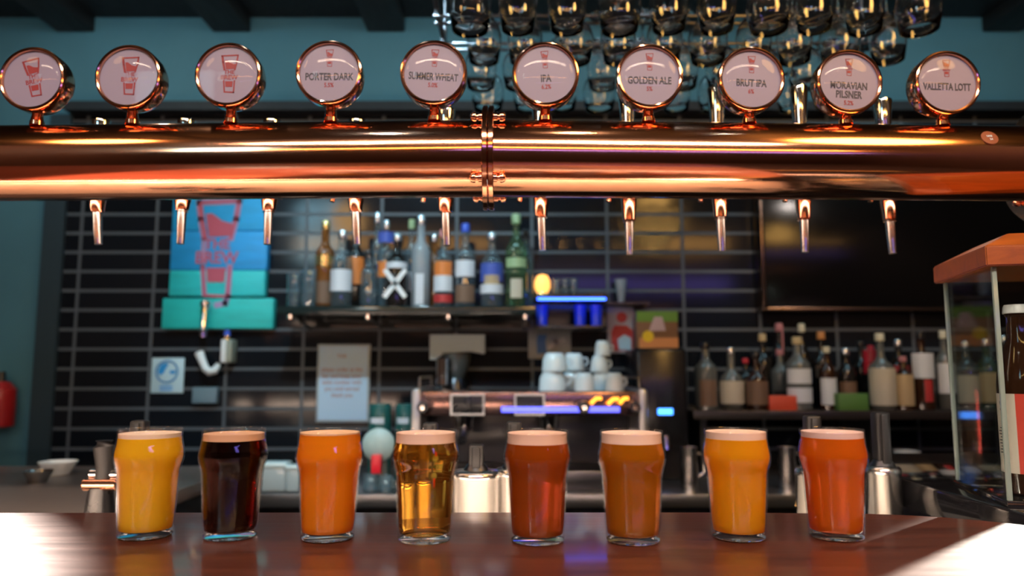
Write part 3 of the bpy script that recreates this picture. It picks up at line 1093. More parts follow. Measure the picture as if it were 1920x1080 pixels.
top = [
    (607, 415, 36, 2.80, 'tall', AMBERB, C_GOLD, [(.05, .30, L_BROWN, 60), (.48, .60, C_GOLD, 70)], 'amber bottle with gold cap, first full bottle on the glass shelf'),
    (639, 433, 40, 2.76, 'std', CLEARB, C_SILVER, [(.20, .48, L_WHITE, 80)], 'clear bottle with a large white label, between the amber and orange-label bottles'),
    (665, 421, 34, 2.84, 'std', DARKB, C_SILVER, [(.28, .60, L_ORANGE, 70)], 'dark bottle with orange and yellow label behind the white-label bottle'),
    (690, 470, 32, 2.78, 'std', CLEARB, C_BLACK, [], 'short clear cut-glass bottle left of the tall slim bottle'),
    (705, 400, 26, 2.90, 'tall', CLEARB, C_SILVER, [], 'tall slim clear bottle behind the cut-glass bottle'),
    (722, 414, 30, 2.82, 'std', CLEARB, C_SILVER, [(.35, .52, L_ORANGE, 50), (.74, .86, L_BLUE, 100)], 'clear bottle with blue neck and small orange label'),
    (743, 439, 40, 2.76, 'std', DARKB, C_SILVER, [(.52, .60, L_WHITE, 80)], 'black bottle with a big white X on its front'),
    (770, 412, 30, 2.86, 'std', CLEARB, C_GREEN, [(.2, .4, L_WHITE, 70)], 'clear bottle with greenish cap behind the tall frosted bottle'),
    (788, 405, 36, 2.80, 'tall', FROSTB, C_SILVER, [(.03, .36, L_WHITE, 25)], 'tall frosted grey bottle beside the X bottle'),
    (813, 440, 26, 2.86, 'std', AMBERB, C_SILVER, [], 'narrow amber bottle half hidden behind the pink-capped bottle'),
    (831, 431, 36, 2.78, 'std', CLEARB, C_PINK, [(.40, .58, L_ORANGE, 60), (.20, .40, L_WHITE, 70), (.06, .16, L_RED, 70)], 'clear bottle with pink cap and white, orange and red labels'),
    (872, 420, 40, 2.79, 'std', CLEARB, C_BLUE, [(.06, .26, L_BROWN, 60), (.36, .55, L_WHITE, 60)], 'clear square-shouldered bottle with a blue cap'),
    (922, 437, 42, 2.78, 'std', CLEARB, C_SILVER, [(.34, .58, L_BLUE, 75), (.18, .30, L_WHITE, 85), (.30, .42, L_TAN, 40)], 'bottle with blue picture label above a white band'),
    (968, 402, 42, 2.80, 'std', GREENB, C_GREEN, [(.10, .30, L_CREAM, 30), (.42, .52, C_GREEN, 60)], 'pale green bottle at the right end of the glass shelf'),
    (986, 430, 30, 2.88, 'std', CLEARB, C_BLACK, [], 'clear bottle with dark cap behind the pale green bottle'),
]
xb = None
for (px, pt, wd, Y, shp, gl, cp, ls, lab) in top:
    o = bottle(px, pt, 575, wd, Y, shp, gl, cp, ls, lab, GT, SZ)
    if 'big white X' in lab:
        xb = (o, px)
o, px = xb
r = 20 * px_m(500, 2.76)
m = MB()
Mx = facing((o.location.x, o.location.y - r - .0006, SZ + .085))
for s_ in (1, -1):
    m.stroke([(-.034 * s_, .045), (.034 * s_, -.045)], .017, .0012, Mx)
m.build('cross_mark', WHITE, o)

def tumbler(px, ptop, pbase, wpx, Y, zbase, lab, group, mat=None, flare=1.12, name='tumbler', cat='glass'):
    r = wpx / 2 * px_m(pbase, Y)
    b = P(px, pbase, Y); h = P(px, ptop, Y).z - zbase
    M = Matrix.Translation((b.x, Y, zbase))
    m = MB()
    k = r / flare
    m.lathe([(0, .004), (k * .9, .004), (k * .95, .008), (r * .96, h), (r, h), (k, .003), (k * .96, 0), (0, 0)], M, 28)
    return tag(m.build(name, mat or CLEARB, None, 60), lab, cat, group)

GTU = 'small tumblers on the glass shelf'
tumbler(551, 512, 575, 28, 2.80, SZ, 'clear tumbler at the left end of the glass shelf', GTU)
tumbler(579, 505, 575, 30, 2.76, SZ, 'clear tumbler touching the amber bottle on the glass shelf', GTU)

GR = 'spirit bottles on the low right shelf'
right = [
    (1325, 642, 42, 2.74, 'std', GREYB, C_BLACK, [(.06, .44, L_BROWN, 45)], 'grey bottle with brown label, first on the low right shelf'),
    (1373, 652, 46, 2.74, 'flask', GREYB, C_SILVER, [(.10, .46, L_CREAM, 80)], 'rounded flask bottle with a large cream label'),
    (1400, 672, 30, 2.86, 'std', DARKB, C_RED, [], 'dark bottle with red cap behind the cream-label flask'),
    (1420, 660, 40, 2.70, 'squat', BROWNB, C_BLACK, [(.10, .50, L_BROWN, 80)], 'squat brown bottle with brown label beside the flask'),
    (1434, 626, 34, 2.88, 'std', DARKB, C_CORK, [], 'tall dark bottle with a long tan capsule'),
    (1466, 606, 34, 2.93, 'std', DARKB, L_PINK, [(.62, .97, L_PINK, 5)], 'tallest dark bottle with a dusky pink capsule'),
    (1466, 655, 36, 2.84, 'std', GREYB, L_PINK, [(.1, .3, L_BLACK, 60)], 'shorter bottle in front of the pink-capsule bottle, behind the red box'),
    (1499, 632, 46, 2.74, 'std', GREYB, C_CORK, [(.10, .30, L_WHITE, 80), (.36, .56, L_WHITE, 75)], 'large corked bottle with two stacked white labels'),
    (1509, 607, 30, 2.90, 'std', DARKB, C_CREAM, [], 'dark bottle with pale yellow cap behind the corked bottle'),
    (1545, 622, 36, 2.86, 'std', DARKB, C_ORANGE, [(.4, .55, L_BROWN, 60)], 'dark bottle with an orange cap'),
    (1554, 650, 30, 2.74, 'std', BROWNB, C_CREAM, [(.08, .50, L_WHITE, 75)], 'narrow bottle with a tall white label left of the green box'),
    (1590, 654, 34, 2.80, 'std', DARKB, C_SILVER, [(.2, .45, L_BROWN, 70)], 'dark bottle behind the green box'),
    (1619, 640, 30, 2.94, 'std', DARKB, C_BLACK, [], 'black bottle between the green box and the red wax bottle'),
    (1638, 648, 28, 2.84, 'std', DARKB, C_RED, [(.55, .93, C_RED, 179)], 'bottle with dripping red wax neck'),
    (1656, 625, 48, 2.74, 'squat', GREYB, C_CREAM, [(.06, .54, L_CREAM, 85)], 'wide bottle with cream cap and large cream label'),
    (1690, 637, 34, 2.85, 'std', DARKB, C_SILVER, [(.5, .62, L_RED, 80)], 'dark bottle with silver cap behind the tan-label bottle'),
    (1697, 668, 34, 2.74, 'std', BROWNB, L_PINK, [(.08, .66, L_TAN, 75)], 'short bottle with a tan label beside the cream-label bottle'),
    (1733, 622, 40, 2.76, 'std', BROWNB, C_BLACK, [(.40, .72, L_WHITE, 80), (.1, .38, L_RED, 20)], 'dark red bottle with a high white label'),
    (1776, 620, 32, 2.78, 'std', GREYB, C_CREAM, [(.20, .58, L_WHITE, 75)], 'bottle with a pale label at the edge of the display case'),
    (1817, 640, 40, 2.76, 'std', CLEARB, C_SILVER, [(.10, .50, L_CREAM, 80)], 'clear bottle with cream label seen through the case side, left one'),
    (1856, 636, 38, 2.76, 'std', GREENB, C_SILVER, [(.10, .52, L_TAN, 80)], 'greenish bottle with tan label seen through the case side, right one'),
    (1890, 630, 40, 2.82, 'std', DARKB, C_SILVER, [(.2, .5, L_CREAM, 70)], 'dark bottle seen through the case front'),
]
for (px, pt, wd, Y, shp, gl, cp, ls, lab) in right:
    bottle(px, pt, 766, wd, Y, shp, gl, cp, ls, lab, GR, SZ2)
def carton(name, x0, x1, y0, y1, Y, dep, zb, mat, lab, cat='box', band=None):
    a, b = P(x0, y1, Y), P(x1, y0, Y)
    t = MB(); t.box(a.x, b.x, Y, Y + dep, zb, b.z, .002)
    o = tag(t.build(name, mat), lab, cat)
    if band:
        t = MB(); t.box(a.x + .004, b.x - .004, Y - .001, Y, zb + .35 * (b.z - zb), b.z - .004)
        t.build('band', band, o)
    return o
carton('carton', 1443, 1494, 742, 767, 2.675, .05, SZ2, pm('red_carton', (.62, .07, .03), .5), 'small red box in front of the bottles on the low right shelf')
carton('carton', 1573, 1628, 738, 767, 2.675, .05, SZ2, pm('green_carton', (.09, .20, .045), .5), 'small green box in front of the bottles on the low right shelf')

# ------------------------------------------------------------------ wall sign of painted planks
sg = thing('plank_sign', 'blue and turquoise painted plank sign with a red beer-glass emblem and chrome tap', 'sign', P(408, 490, 2.98))
def plank(x0, x1, y0, y1, col, nm):
    a, b = P(x0, y1, 2.955), P(x1, y0, 2.955)
    m = MB(); m.box(a.x, b.x, 2.955, 2.998, a.z, b.z, .004)
    return m.build('plank', wood_mat(nm, tuple(c * .75 for c in col), col, (1.5, 8, 8), .5, 0, .2), sg)
plank(322, 504, 352, 432, (.010, .42, .85), 'plank_azure')
plank(318, 502, 433, 506, (.010, .36, .80), 'plank_blue')
plank(316, 497, 507, 555, (.02, .62, .64), 'plank_turquoise')
plank(302, 513, 559, 616, (.015, .58, .54), 'plank_teal')
PAINT = pm('faded_red_paint', (.50, .09, .14), .6)
HALO = pm('lilac_paint', (.38, .26, .45), .6)
ec = P(407, 466, 2.955)
sc_e = 91 * px_m(462, 2.955)
m = MB(); emblem(m, Matrix.Translation((ec.x, ec.y, ec.z)) @ UPR @ Matrix.Scale(sc_e, 4), .010, .055)
m.build('emblem', PAINT, sg)
Mh = Matrix.Translation((ec.x, ec.y, ec.z)) @ UPR @ Matrix.Scale(sc_e, 4)
m = MB()
m.stroke([(-.27, .22), (-.36, .62), (-.41, .96), (.42, 1.0), (.37, .62), (.28, .22)], .13, .005, Mh)
m.build('emblem_outline', HALO, sg)
m = MB()
m.stroke([(.28, -.38), (.26, -.99), (.22, -1.13), (.04, -1.17)], .12, .006, Mh)
m.build('emblem_outline', HALO, sg)
m = MB()
m.stroke([(-.27, .22), (-.28, -.38), (-.22, -.92)], .10, .005, Mh)
m.build('emblem_outline', HALO, sg)
# chrome tap on the sign
a = P(384, 570, 2.92)
m = MB()
m.lathe([(0, 0), (.018, 0), (.022, .01), (.020, .022), (.012, .028), (0, .03)], Matrix.Translation((a.x, 2.925, a.z - .012)), 20)
m.tube([(a.x, 2.955, a.z - .015), (a.x, 2.925, a.z - .012), (a.x, 2.920, a.z - .05), (a.x, 2.918, P(383, 632, 2.918).z)], [.014, .014, .013, .015], 16)
m.build('tap', CHROME, sg)
# bottle opener and things below the sign
a, b = P(412, 680, 2.93), P(434, 636, 2.93)
di = thing('soap_dispenser', 'pale ribbed dispenser with blue top hanging under the plank sign', 'dispenser', ((a.x + b.x) / 2, 2.96, b.z))
m = MB(); m.box(a.x, (a.x + b.x) / 2, 2.93, 2.998, a.z, b.z, .006); m.build('white_half', WHITE, di)
m = MB(); m.box((a.x + b.x) / 2, b.x, 2.932, 2.998, a.z, b.z, .006); m.build('grey_half', pm('grey_green', (.30, .32, .26), .4), di)
cx = (a.x + b.x) / 2
m = MB(); m.cyl((cx, 2.94, b.z), (cx, 2.94, b.z + .016), .010, .012); m.build('neck', C_GOLD, di)
m = MB(); m.cyl((cx, 2.94, b.z + .014), (cx, 2.94, b.z + .036), .013, .010); m.build('top', C_BLUE, di)
m = MB(); m.tube([P(374, 662, 2.96), P(380, 678, 2.95), P(386, 692, 2.94), P(393, 697, 2.93), P(402, 695, 2.94), P(409, 684, 2.96)], [.018, .015, .014, .016, .015, .010], 14)
tag(m.build('pipe_trap', WHITE), 'white bent pipe hook on the tiles beside the ribbed dispenser', 'pipe')
a, b = P(362, 756, 2.985), P(409, 726, 2.985)
m = MB(); m.box(a.x, b.x, 2.97, 2.998, a.z, b.z, .003)
tag(m.build('socket_plate', pm('steel_blue_plate', (.14, .22, .27), .4)), 'plain grey-blue plate on the tiles below the white pipe hook', 'wall plate')

# blue pictogram sticker
a, b = P(281, 737, 2.99), P(345, 671, 2.99)
st = tag(MB().box(a.x, b.x, 2.994, 2.9985, a.z, b.z, .001).build('hygiene_sign', pm('pale_blue_card', (.50, .70, .80), .5)), 'small white sign with a round blue pictogram on the tiles', 'sign')
BLUEP = pm('bright_blue_print', (.02, .30, .72), .5)
c = P(313, 697, 2.993)
m = MB()
u = px_m(700, 2.99)
ring = [(20 * u * math.cos(q * PI / 16), 20 * u * math.sin(q * PI / 16)) for q in range(33)]
m.stroke(ring, 3 * u, .001, facing(c))
m.prism([(-17 * u, 2 * u), (-12 * u, 13 * u), (-3 * u, 17 * u), (3 * u, 14 * u), (-2 * u, 6 * u), (-6 * u, -3 * u), (-14 * u, -7 * u)], .001, facing(c))
m.prism([(5 * u, 2 * u), (17 * u, 3 * u), (16 * u, -4 * u), (6 * u, -4 * u)], .001, facing(c))
m.box(c.x - 12 * u, c.x + 12 * u, 2.992, 2.994, c.z - 29 * u, c.z - 26 * u); m.box(c.x - 12 * u, c.x + 12 * u, 2.992, 2.994, c.z - 35 * u, c.z - 32 * u)
m.build('pictogram', BLUEP, st)

# framed paper notice
a, b = P(590, 792, 2.97), P(693, 645, 2.97)
nt_ = thing('paper_notice', 'large white paper notice with faint red writing on the tiles', 'notice', ((a.x + b.x) / 2, 2.99, a.z))
m = MB(); m.box(a.x, b.x, 2.985, 2.999, a.z, b.z, .002); m.build('backing', pm('pale_frame', (.40, .46, .50), .4), nt_)
m = MB(); m.box(a.x + .008, b.x - .008, 2.9835, 2.985, a.z + .008, b.z - .008); m.build('sheet', PAPER, nt_)
m = MB()
for q, ln in enumerate(('please order at the', 'bar and keep your', 'table number with', 'you until served', 'thank you')):
    e = P(641, 693 + q * 12, 2.983)
    m.text(ln, .0235, facing(e), .0006, wide=.9)
m.build('writing', pm('faint_red_ink', (.42, .25, .30), .6), nt_)
m = MB(); m.text('THE', .02, facing(P(641, 668, 2.983)), .0006)
m.build('heading', pm('faint_red_ink', (.42, .25, .30), .6), nt_)

# green tins on the counter in front of the notice
for k, (x0, x1, lab) in enumerate(((686, 731, 'green tin under the paper notice, nearer the notice'), (737, 776, 'green tin beside the espresso machine'))):
    a, b = P(x0, 870, 2.62), P(x1, 758, 2.62)
    rr = (b.x - a.x) / 2
    M = Matrix.Translation(((a.x + b.x) / 2, 2.62 + rr, CZ))
    t = thing('tea_tin', lab, 'tin', M.translation, 'green tins on the back counter')
    h = b.z - CZ
    m = MB(); m.lathe([(0, 0), (rr, 0), (rr, h * .86), (rr * .93, h * .88), (0, h * .88)], M, 28); m.build('body', pm('dark_green_tin', (.012, .085, .075), .3), t)
    m = MB(); m.lathe([(0, h * .87), (rr * .95, h * .87), (rr * .95, h * .98), (rr * .9, h), (0, h)], M, 28); m.build('lid', pm('green_lid', (.02, .12, .11), .3), t)
    m = MB(); label_arc(m, M, rr, h * .74, h * .82, 225, 300); m.build('label', L_WHITE, t)

# ------------------------------------------------------------------ espresso machine
E0, E1 = P(771, 780, 2.40), P(1214, 735, 2.40)
ex0, ex1, ez0, ez1 = E0.x, E1.x, E0.z, E1.z
em = thing('espresso_machine', 'wide two-group espresso machine with brown mirrored panel and blue reflected line', 'espresso machine', ((ex0 + ex1) / 2, 2.62, CZ))
m = MB(); m.box(ex0 + .03, ex1 - .03, 2.42, 2.82, ez0, ez1, .006)
m.build('front_panel', pm('bronze_panel', (.30, .17, .15), .18, .85), em)
m = MB(); m.box(ex0 + .03, ex1 - .03, 2.60, 2.83, CZ + .06, ez0, .004)
m.build('back_body', pm('dark_body', (.02, .02, .03), .25), em)
for x0 in (ex0, ex1 - .03):
    m = MB(); m.box(x0, x0 + .03, 2.39, 2.83, CZ + .03, ez1 + .01, .010)
    m.build('side_panel', pm('satin_grey', (.42, .44, .46), .3, .8), em)
m = MB(); m.box(ex0, ex1, 2.39, 2.83, CZ, CZ + .06, .006)
m.build('drip_base', DARKSTEEL, em)
for x0, x1 in ((848, 905), (968, 1018)):
    a, b = P(x0, 775, 2.415), P(x1, 742, 2.415)
    m = MB(); m.box(a.x, b.x, 2.410, 2.419, a.z, b.z, .002)
    scn = m.build('screen', BLACK, em)
    m = MB(); q = .006
    m.box(a.x - q, b.x + q, 2.408, 2.418, b.z, b.z + q); m.box(a.x - q, b.x + q, 2.408, 2.418, a.z - q, a.z); m.box(a.x - q, a.x, 2.408, 2.418, a.z, b.z); m.box(b.x, b.x + q, 2.408, 2.418, a.z, b.z)
    m.build('screen_frame', pm('satin_grey', (1, 1, 1)), scn)
a, b = P(940, 773, 2.405), P(1162, 763, 2.405)
m = MB(); m.box(a.x, b.x, 2.404, 2.412, a.z, b.z, .001)  # LED reflection on the panel, put in as a glowing strip
m.build('blue_reflection', emit('blue_line_glow', (.12, .13, 1.0), 2.2), em)
for px in (793, 1095, 1190):
    c = P(px, 764, 2.40)
    m = MB(); m.cyl((c.x, 2.425, c.z), (c.x, 2.385, c.z), .022, .018, bev=.003)
    kn = m.build('steam_knob', BLACK, em)
    m = MB(); m.cyl((c.x, 2.388, c.z), (c.x, 2.380, c.z), .008); m.build('knob_cap', CHROME, kn)
for x0, x1, y in ((1108, 1128, 752), (1140, 1160, 753), (1162, 1178, 752)):
    a, b = P(x0, y + 5, 2.405), P(x1, y - 5, 2.405)
    m = MB(); m.tube([(a.x, 2.408, a.z), ((a.x + b.x) / 2, 2.405, b.z), (b.x, 2.408, b.z)], .006, 10)
    m.build('indicator_lamp', emit('amber_lamp', (1.0, .34, .03), 3.0), em)
for px in (870, 1030):
    c = P(px, 800, 2.45)
    m = MB(); m.cyl((c.x, 2.50, ez0 + .01), (c.x, 2.50, ez0 - .045), .036, .032, bev=.003)
    gh = m.build('group_head', CHROME, em)
    m = MB(); m.tube([(c.x, 2.50, ez0 - .05), (c.x, 2.44, ez0 - .055), (c.x, 2.36, ez0 - .07)], [.018, .012, .015], 14); m.build('portafilter', BLACK, gh)
m = MB()
zr = ez1 + .045
rail_x0, rail_x1 = ex0 + .02, ex1 - .02
m.tube([(rail_x0, 2.43, ez1), (rail_x0, 2.44, zr), (rail_x0, 2.80, zr), (rail_x0, 2.80, ez1)], .004, 10)
m.build('cup_rail', DARKSTEEL, em)
m = MB(); m.tube([(rail_x1 , 2.43, ez1), (rail_x1, 2.44, zr), (rail_x1, 2.80, zr), (rail_x1, 2.80, ez1)], .004, 10)
m.build('cup_rail', DARKSTEEL, em)

# grinder behind the machine
gx0, gx1 = P(806, 650, 2.93).x, P(911, 650, 2.93).x
gcx = (gx0 + gx1) / 2
gr = thing('coffee_grinder', 'coffee grinder with wide pale hopper lid behind the espresso machine', 'coffee grinder', (gcx, 2.945, CZ))
zl0, zl1 = P(858, 664, 2.88).z, P(858, 627, 2.88).z
hw = (gx1 - gx0) / 2 * .965
m = MB()
yg = 2.935
t = bmesh.new()
poly = [(-hw, zl0 - .02), (-hw, zl1), (hw, zl1), (hw, zl0 + .004), (hw * .9, zl0 + .002), (hw * .45, zl0 + .012), (0, zl0 + .008), (-hw * .55, zl0 - .002), (-hw * .8, zl0 - .022)]
m.prism(poly, .09, Matrix.Translation((gcx, yg + .045, 0)) @ UPR)
m.build('hopper_lid', pm('pale_grey_plastic', (.34, .42, .46), .45), gr)
m = MB(); m.lathe([(.0, zl0 - .10), (.035, zl0 - .10), (.06, zl0 - .03), (.065, zl0 + .005), (0, zl0 + .005)], Matrix.Translation((gcx - .01, yg, 0)), 28)
m.build('hopper', pm('smoked_plastic', (.07, .08, .08), .15), gr)
m = MB(); m.lathe([(0, CZ), (.055, CZ), (.055, CZ + .12), (.048, zl0 - .12), (.036, zl0 - .09), (0, zl0 - .09)], Matrix.Translation((gcx - .01, yg, 0)), 28)
m.build('body', DARKSTEEL, gr)
c = P(831, 700, 2.86)
m = MB(); m.cyl((c.x, 2.868, c.z - .045), (c.x, 2.868, c.z + .06), .030, .030, bev=.003); m.build('doser', CHROME, gr)

# cups stacked on the espresso machine
def cup(px, pbot, wpx, hpx, Y, inv, lab, zb=None):
    r = wpx / 2 * px_m(pbot, Y); h = hpx * px_m(pbot, Y)
    b = P(px, pbot, Y)
    z = zb if zb is not None else ez1 + .002
    t = thing('coffee_cup', lab, 'cup', (b.x, Y, z), 'white cups on the espresso machine')
    prof = [(0, 0), (r * .60, 0), (r * .70, h * .04), (r * .92, h * .35), (r, h), (r * .94, h), (r * .84, h * .36), (r * .55, h * .10), (0, h * .09)]
    M = Matrix.Translation((b.x, Y, z))
    if inv:
        M = M @ Matrix.Translation((0, 0, h)) @ Matrix.Rotation(PI, 4, 'X')
    m = MB(); m.lathe(prof, M, 28); m.build('bowl', PORCELAIN, t, 50)
    zz = h * .5 if not inv else h * .5
    m = MB(); hx = b.x + r * .85
    m.tube([(hx, Y, z + zz + h * .22), (hx + r * .40, Y, z + zz + h * .2), (hx + r * .48, Y, z + zz - h * .05), (hx + r * .3, Y, z + zz - h * .2), (hx, Y, z + zz - h * .2)], r * .09, 10)
    m.build('handle', PORCELAIN, t)
    return h
zc = ez1 + .002
h1 = cup(1036, 736, 52, 36, 2.50, True, 'large white cup upside down at the left of the cup pile')
cup(1040, 700, 48, 34, 2.50, True, 'large white cup stacked on the leftmost upside-down cup', zc + h1)
h2 = cup(1074, 736, 40, 36, 2.62, True, 'large white cup standing behind the leftmost pair')
cup(1076, 700, 40, 32, 2.62, True, 'large white cup on top of the one behind the leftmost pair', zc + h2)
h3 = cup(1096, 736, 38, 34, 2.46, True, 'small white cup in front, in the middle of the cup pile')
h4 = cup(1128, 736, 38, 34, 2.56, True, 'small white cup in the rear of the right-hand pile')
h5 = cup(1124, 700, 34, 30, 2.56, True, 'small white cup second up in the right-hand pile', zc + h4)
cup(1130, 672, 30, 28, 2.56, True, 'small white cup topmost of the right-hand pile', zc + h4 + h5)
cup(1152, 736, 36, 34, 2.46, True, 'small white cup at the right end of the cup pile')
cup(1152, 700, 32, 28, 2.68, True, 'small white cup behind the right end of the pile')

# small glowing lamp, blue-lit tumblers and plaques at the end of the shelf
lx = P(1017, 535, 2.9)
z0 = P(1017, 556, 2.9).z
sh3 = thing('small_shelf', 'short black shelf with blue-lit glasses right of the bottle shelf', 'shelf', (P(1060, 570, 2.9).x, 2.95, z0))
m = MB(); m.box(P(1003, 570, 2.8).x + .002, P(1135, 570, 2.9).x, 2.80, 3.0, z0 - .014, z0, .001); m.build('shelf_board', BLACK, sh3)
m = MB(); m.box(P(1008, 570, 2.8).x, P(1130, 570, 2.9).x, 2.802, 2.82, z0 - .022, z0 - .014); m.build('blue_light_strip', emit('blue_shelf_glow', (.03, .10, 1.0), 9), sh3)
tl = thing('tea_light_lamp', 'small amber glowing lamp on the short shelf', 'lamp', (lx.x, 2.9, z0))
m = MB(); m.lathe([(0, 0), (.02, 0), (.028, .004), (.026, .012), (0, .012)], Matrix.Translation((lx.x, 2.9, z0)), 20); m.build('foot', C_GOLD, tl)
m = MB(); m.lathe([(0, .010), (.020, .012), (.031, .035), (.030, .060), (.020, .082), (0, .088)], Matrix.Translation((lx.x, 2.9, z0)), 24); m.build('globe', emit('amber_globe', (1.0, .45, .10), 2.0), tl)
GB = 'little glasses beside the small lamp'
for q, (px, lab) in enumerate(((1043, 'small stemmed glass right beside the amber lamp'), (1060, 'small glass in the middle of the short shelf'), (1076, 'small glass at the right of the short shelf'))):
    tumbler(px, 522, 556, 15, 2.88, z0, lab, GB)
# hanging blue cups under the short shelf
zc2 = P(1060, 612, 2.9).z
sh4 = MB(); sh4.box(P(1003, 570, 2.8).x + .002, P(1135, 570, 2.9).x, 2.84, 3.0, zc2 - .014, zc2, .001)
tag(sh4.build('small_shelf', BLACK), 'lower short black shelf holding blue beakers', 'shelf')
BLUEC = pm('cobalt_beaker', (.015, .05, .55), .25)
for px, lab in ((1016, 'cobalt blue beaker at the left of the lower short shelf'), (1088, 'cobalt blue beaker in the middle of the lower short shelf'), (1118, 'cobalt blue beaker at the right of the lower short shelf')):
    tumbler(px, 572, 611, 24, 2.88, zc2, lab, 'cobalt beakers', BLUEC, 1.15, 'beaker', 'beaker')
# plaque with a blue figure
a, b = P(991, 673, 2.97), P(1071, 617, 2.97)
pl = thing('picture_plaque', 'grey plaque with a blue shape hanging above the espresso machine', 'plaque', ((a.x + b.x) / 2, 2.99, a.z))
m = MB(); m.box(a.x, b.x, 2.978, 2.999, a.z, b.z, .003); m.build('plate', pm('grey_plaque', (.27, .28, .28), .5), pl)
c = P(1016, 645, 2.977); u = px_m(645, 2.97)
m = MB(); m.prism([(-9 * u, -18 * u), (9 * u, -18 * u), (7 * u, 6 * u), (10 * u, 18 * u), (-8 * u, 18 * u), (-10 * u, 4 * u)], .002, facing(c)); m.build('blue_shape', pm('navy_print', (.02, .10, .30), .5), pl)
m = MB(); m.stroke([(14 * u, -8 * u), (26 * u, 4 * u), (40 * u, 8 * u)], 8 * u, .002, facing(c)); m.build('pale_shape', pm('pale_print', (.42, .40, .42), .6), pl)
# red and white poster, glass above it
a, b = P(1141, 662, 2.97), P(1189, 574, 2.97)
po = thing('wall_poster', 'narrow white poster with a red figure beside the blue beakers', 'poster', ((a.x + b.x) / 2, 2.99, a.z))
m = MB(); m.box(a.x, b.x, 2.985, 2.999, a.z, b.z, .002); m.build('sheet', pm('dull_white', (.42, .42, .44), .6), po)
c = P(1166, 622, 2.984); u = px_m(620, 2.98)
m = MB(); m.prism([(-20 * u, -36 * u), (20 * u, -36 * u), (21 * u, 2 * u), (9 * u, 12 * u), (-14 * u, 12 * u), (-20 * u, 0)], .0012, facing(c))
m.lathe([(0, 0), (10 * u, 0), (10 * u, .0012), (0, .0012)], facing(c) @ Matrix.Translation((0, 27 * u, 0)), 20); m.build('red_shape', L_RED, po)
m = MB(); m.prism([(-6 * u, -34 * u), (17 * u, -34 * u), (17 * u, -12 * u), (4 * u, -5 * u), (-8 * u, -14 * u)], .0022, facing(c)); m.build('pale_shape', pm('pale_blue_print', (.40, .52, .56), .6), po)
vz = b.z + .004
m = MB(); m.box(a.x - .01, b.x + .05, 2.90, 3.0, b.z + .002, b.z + .010); tag(m.build('tiny_shelf', BLACK), 'tiny black ledge above the narrow poster', 'shelf')
tumbler(1165, 524, 573, 24, 2.94, b.z + .010, 'pale tapered goblet on the ledge above the poster', None, FROSTB, 1.9, 'goblet', 'goblet')
# black water boiler with a colourful carton on it
a, b = P(1194, 860, 2.62), P(1288, 652, 2.62)
bo = thing('water_boiler', 'tall black boiler with a blue glowing display beside the espresso machine', 'boiler', ((a.x + b.x) / 2, 2.75, CZ))
bx0 = max(a.x, ex1 + .004)
m = MB(); m.box(bx0, b.x, 2.62, 2.92, CZ, b.z, .015); m.build('body', pm('black_enamel', (.008, .008, .010), .25), bo)
c0, c1 = P(1234, 778, 2.612), P(1262, 766, 2.612)
m = MB(); m.box(c0.x, c1.x, 2.612, 2.622, c0.z, c1.z, .003); m.build('display', emit('boiler_display', (.06, .28, 1.0), 4), bo)
c = P(1247, 830, 2.6)
m = MB(); m.tube([(c.x, 2.622, c.z + .02), (c.x, 2.58, c.z + .02), (c.x, 2.575, c.z - .02)], .010, 12); m.build('spout', CHROME, bo)
zb = b.z
a, b = P(1194, 650, 2.66), P(1270, 584, 2.66)
ca = thing('snack_carton', 'green, brown and yellow carton standing on the black boiler', 'carton', ((a.x + b.x) / 2, 2.70, zb))
hh = b.z - zb
m = MB(); m.box(a.x, b.x, 2.66, 2.74, zb, b.z, .002); m.build('box', pm('brown_carton', (.20, .10, .05), .5), ca)
m = MB(); m.box(a.x, b.x, 2.657, 2.66, b.z - hh * .28, b.z); m.build('green_band', pm('leaf_green', (.10, .26, .03), .5), ca)
m = MB(); m.box(a.x + .01, b.x, 2.657, 2.66, zb, zb + hh * .28); m.build('orange_band', pm('peach', (.62, .26, .10), .5), ca)
M = facing((a.x + .04, 2.657, zb + hh * .32)); m = MB(); m.lathe([(0, 0), (.02, 0), (.02, .002), (0, .002)], M, 20); m.build('yellow_spot', pm('yellow_print', (.75, .55, .02), .5), ca)
M = facing(((a.x + b.x) / 2, 2.657, zb + hh * .62)); m = MB(); m.prism([(-.03, -.02), (.03, -.02), (.018, .03), (-.01, .03)], .002, M); m.build('pale_spot', pm('pinkish_print', (.50, .38, .42), .5), ca)

# wall television at the right
a, b = P(1437, 576, 2.93), P(2100, 340, 2.93)
tv = thing('wall_screen', 'large dark television screen on the wall at the right', 'television', ((a.x + b.x) / 2, 2.97, a.z))
m = MB(); m.box(a.x, b.x, 2.93, 2.999, a.z, b.z, .004); m.build('panel', pm('screen_black', (.004, .0035, .0035), .16, **{'Specular IOR Level': .2}), tv)
m = MB(); q = .016
m.box(a.x - q, a.x, 2.92, 2.999, a.z - q, b.z + q, .003); m.box(b.x, b.x + q, 2.92, 2.999, a.z - q, b.z + q, .003); m.box(a.x, b.x, 2.92, 2.999, a.z - q, a.z, .003); m.box(a.x, b.x, 2.92, 2.999, b.z, b.z + q, .003)
m.build('frame', pm('bronze_frame', (.10, .07, .055), .22, .9), tv)

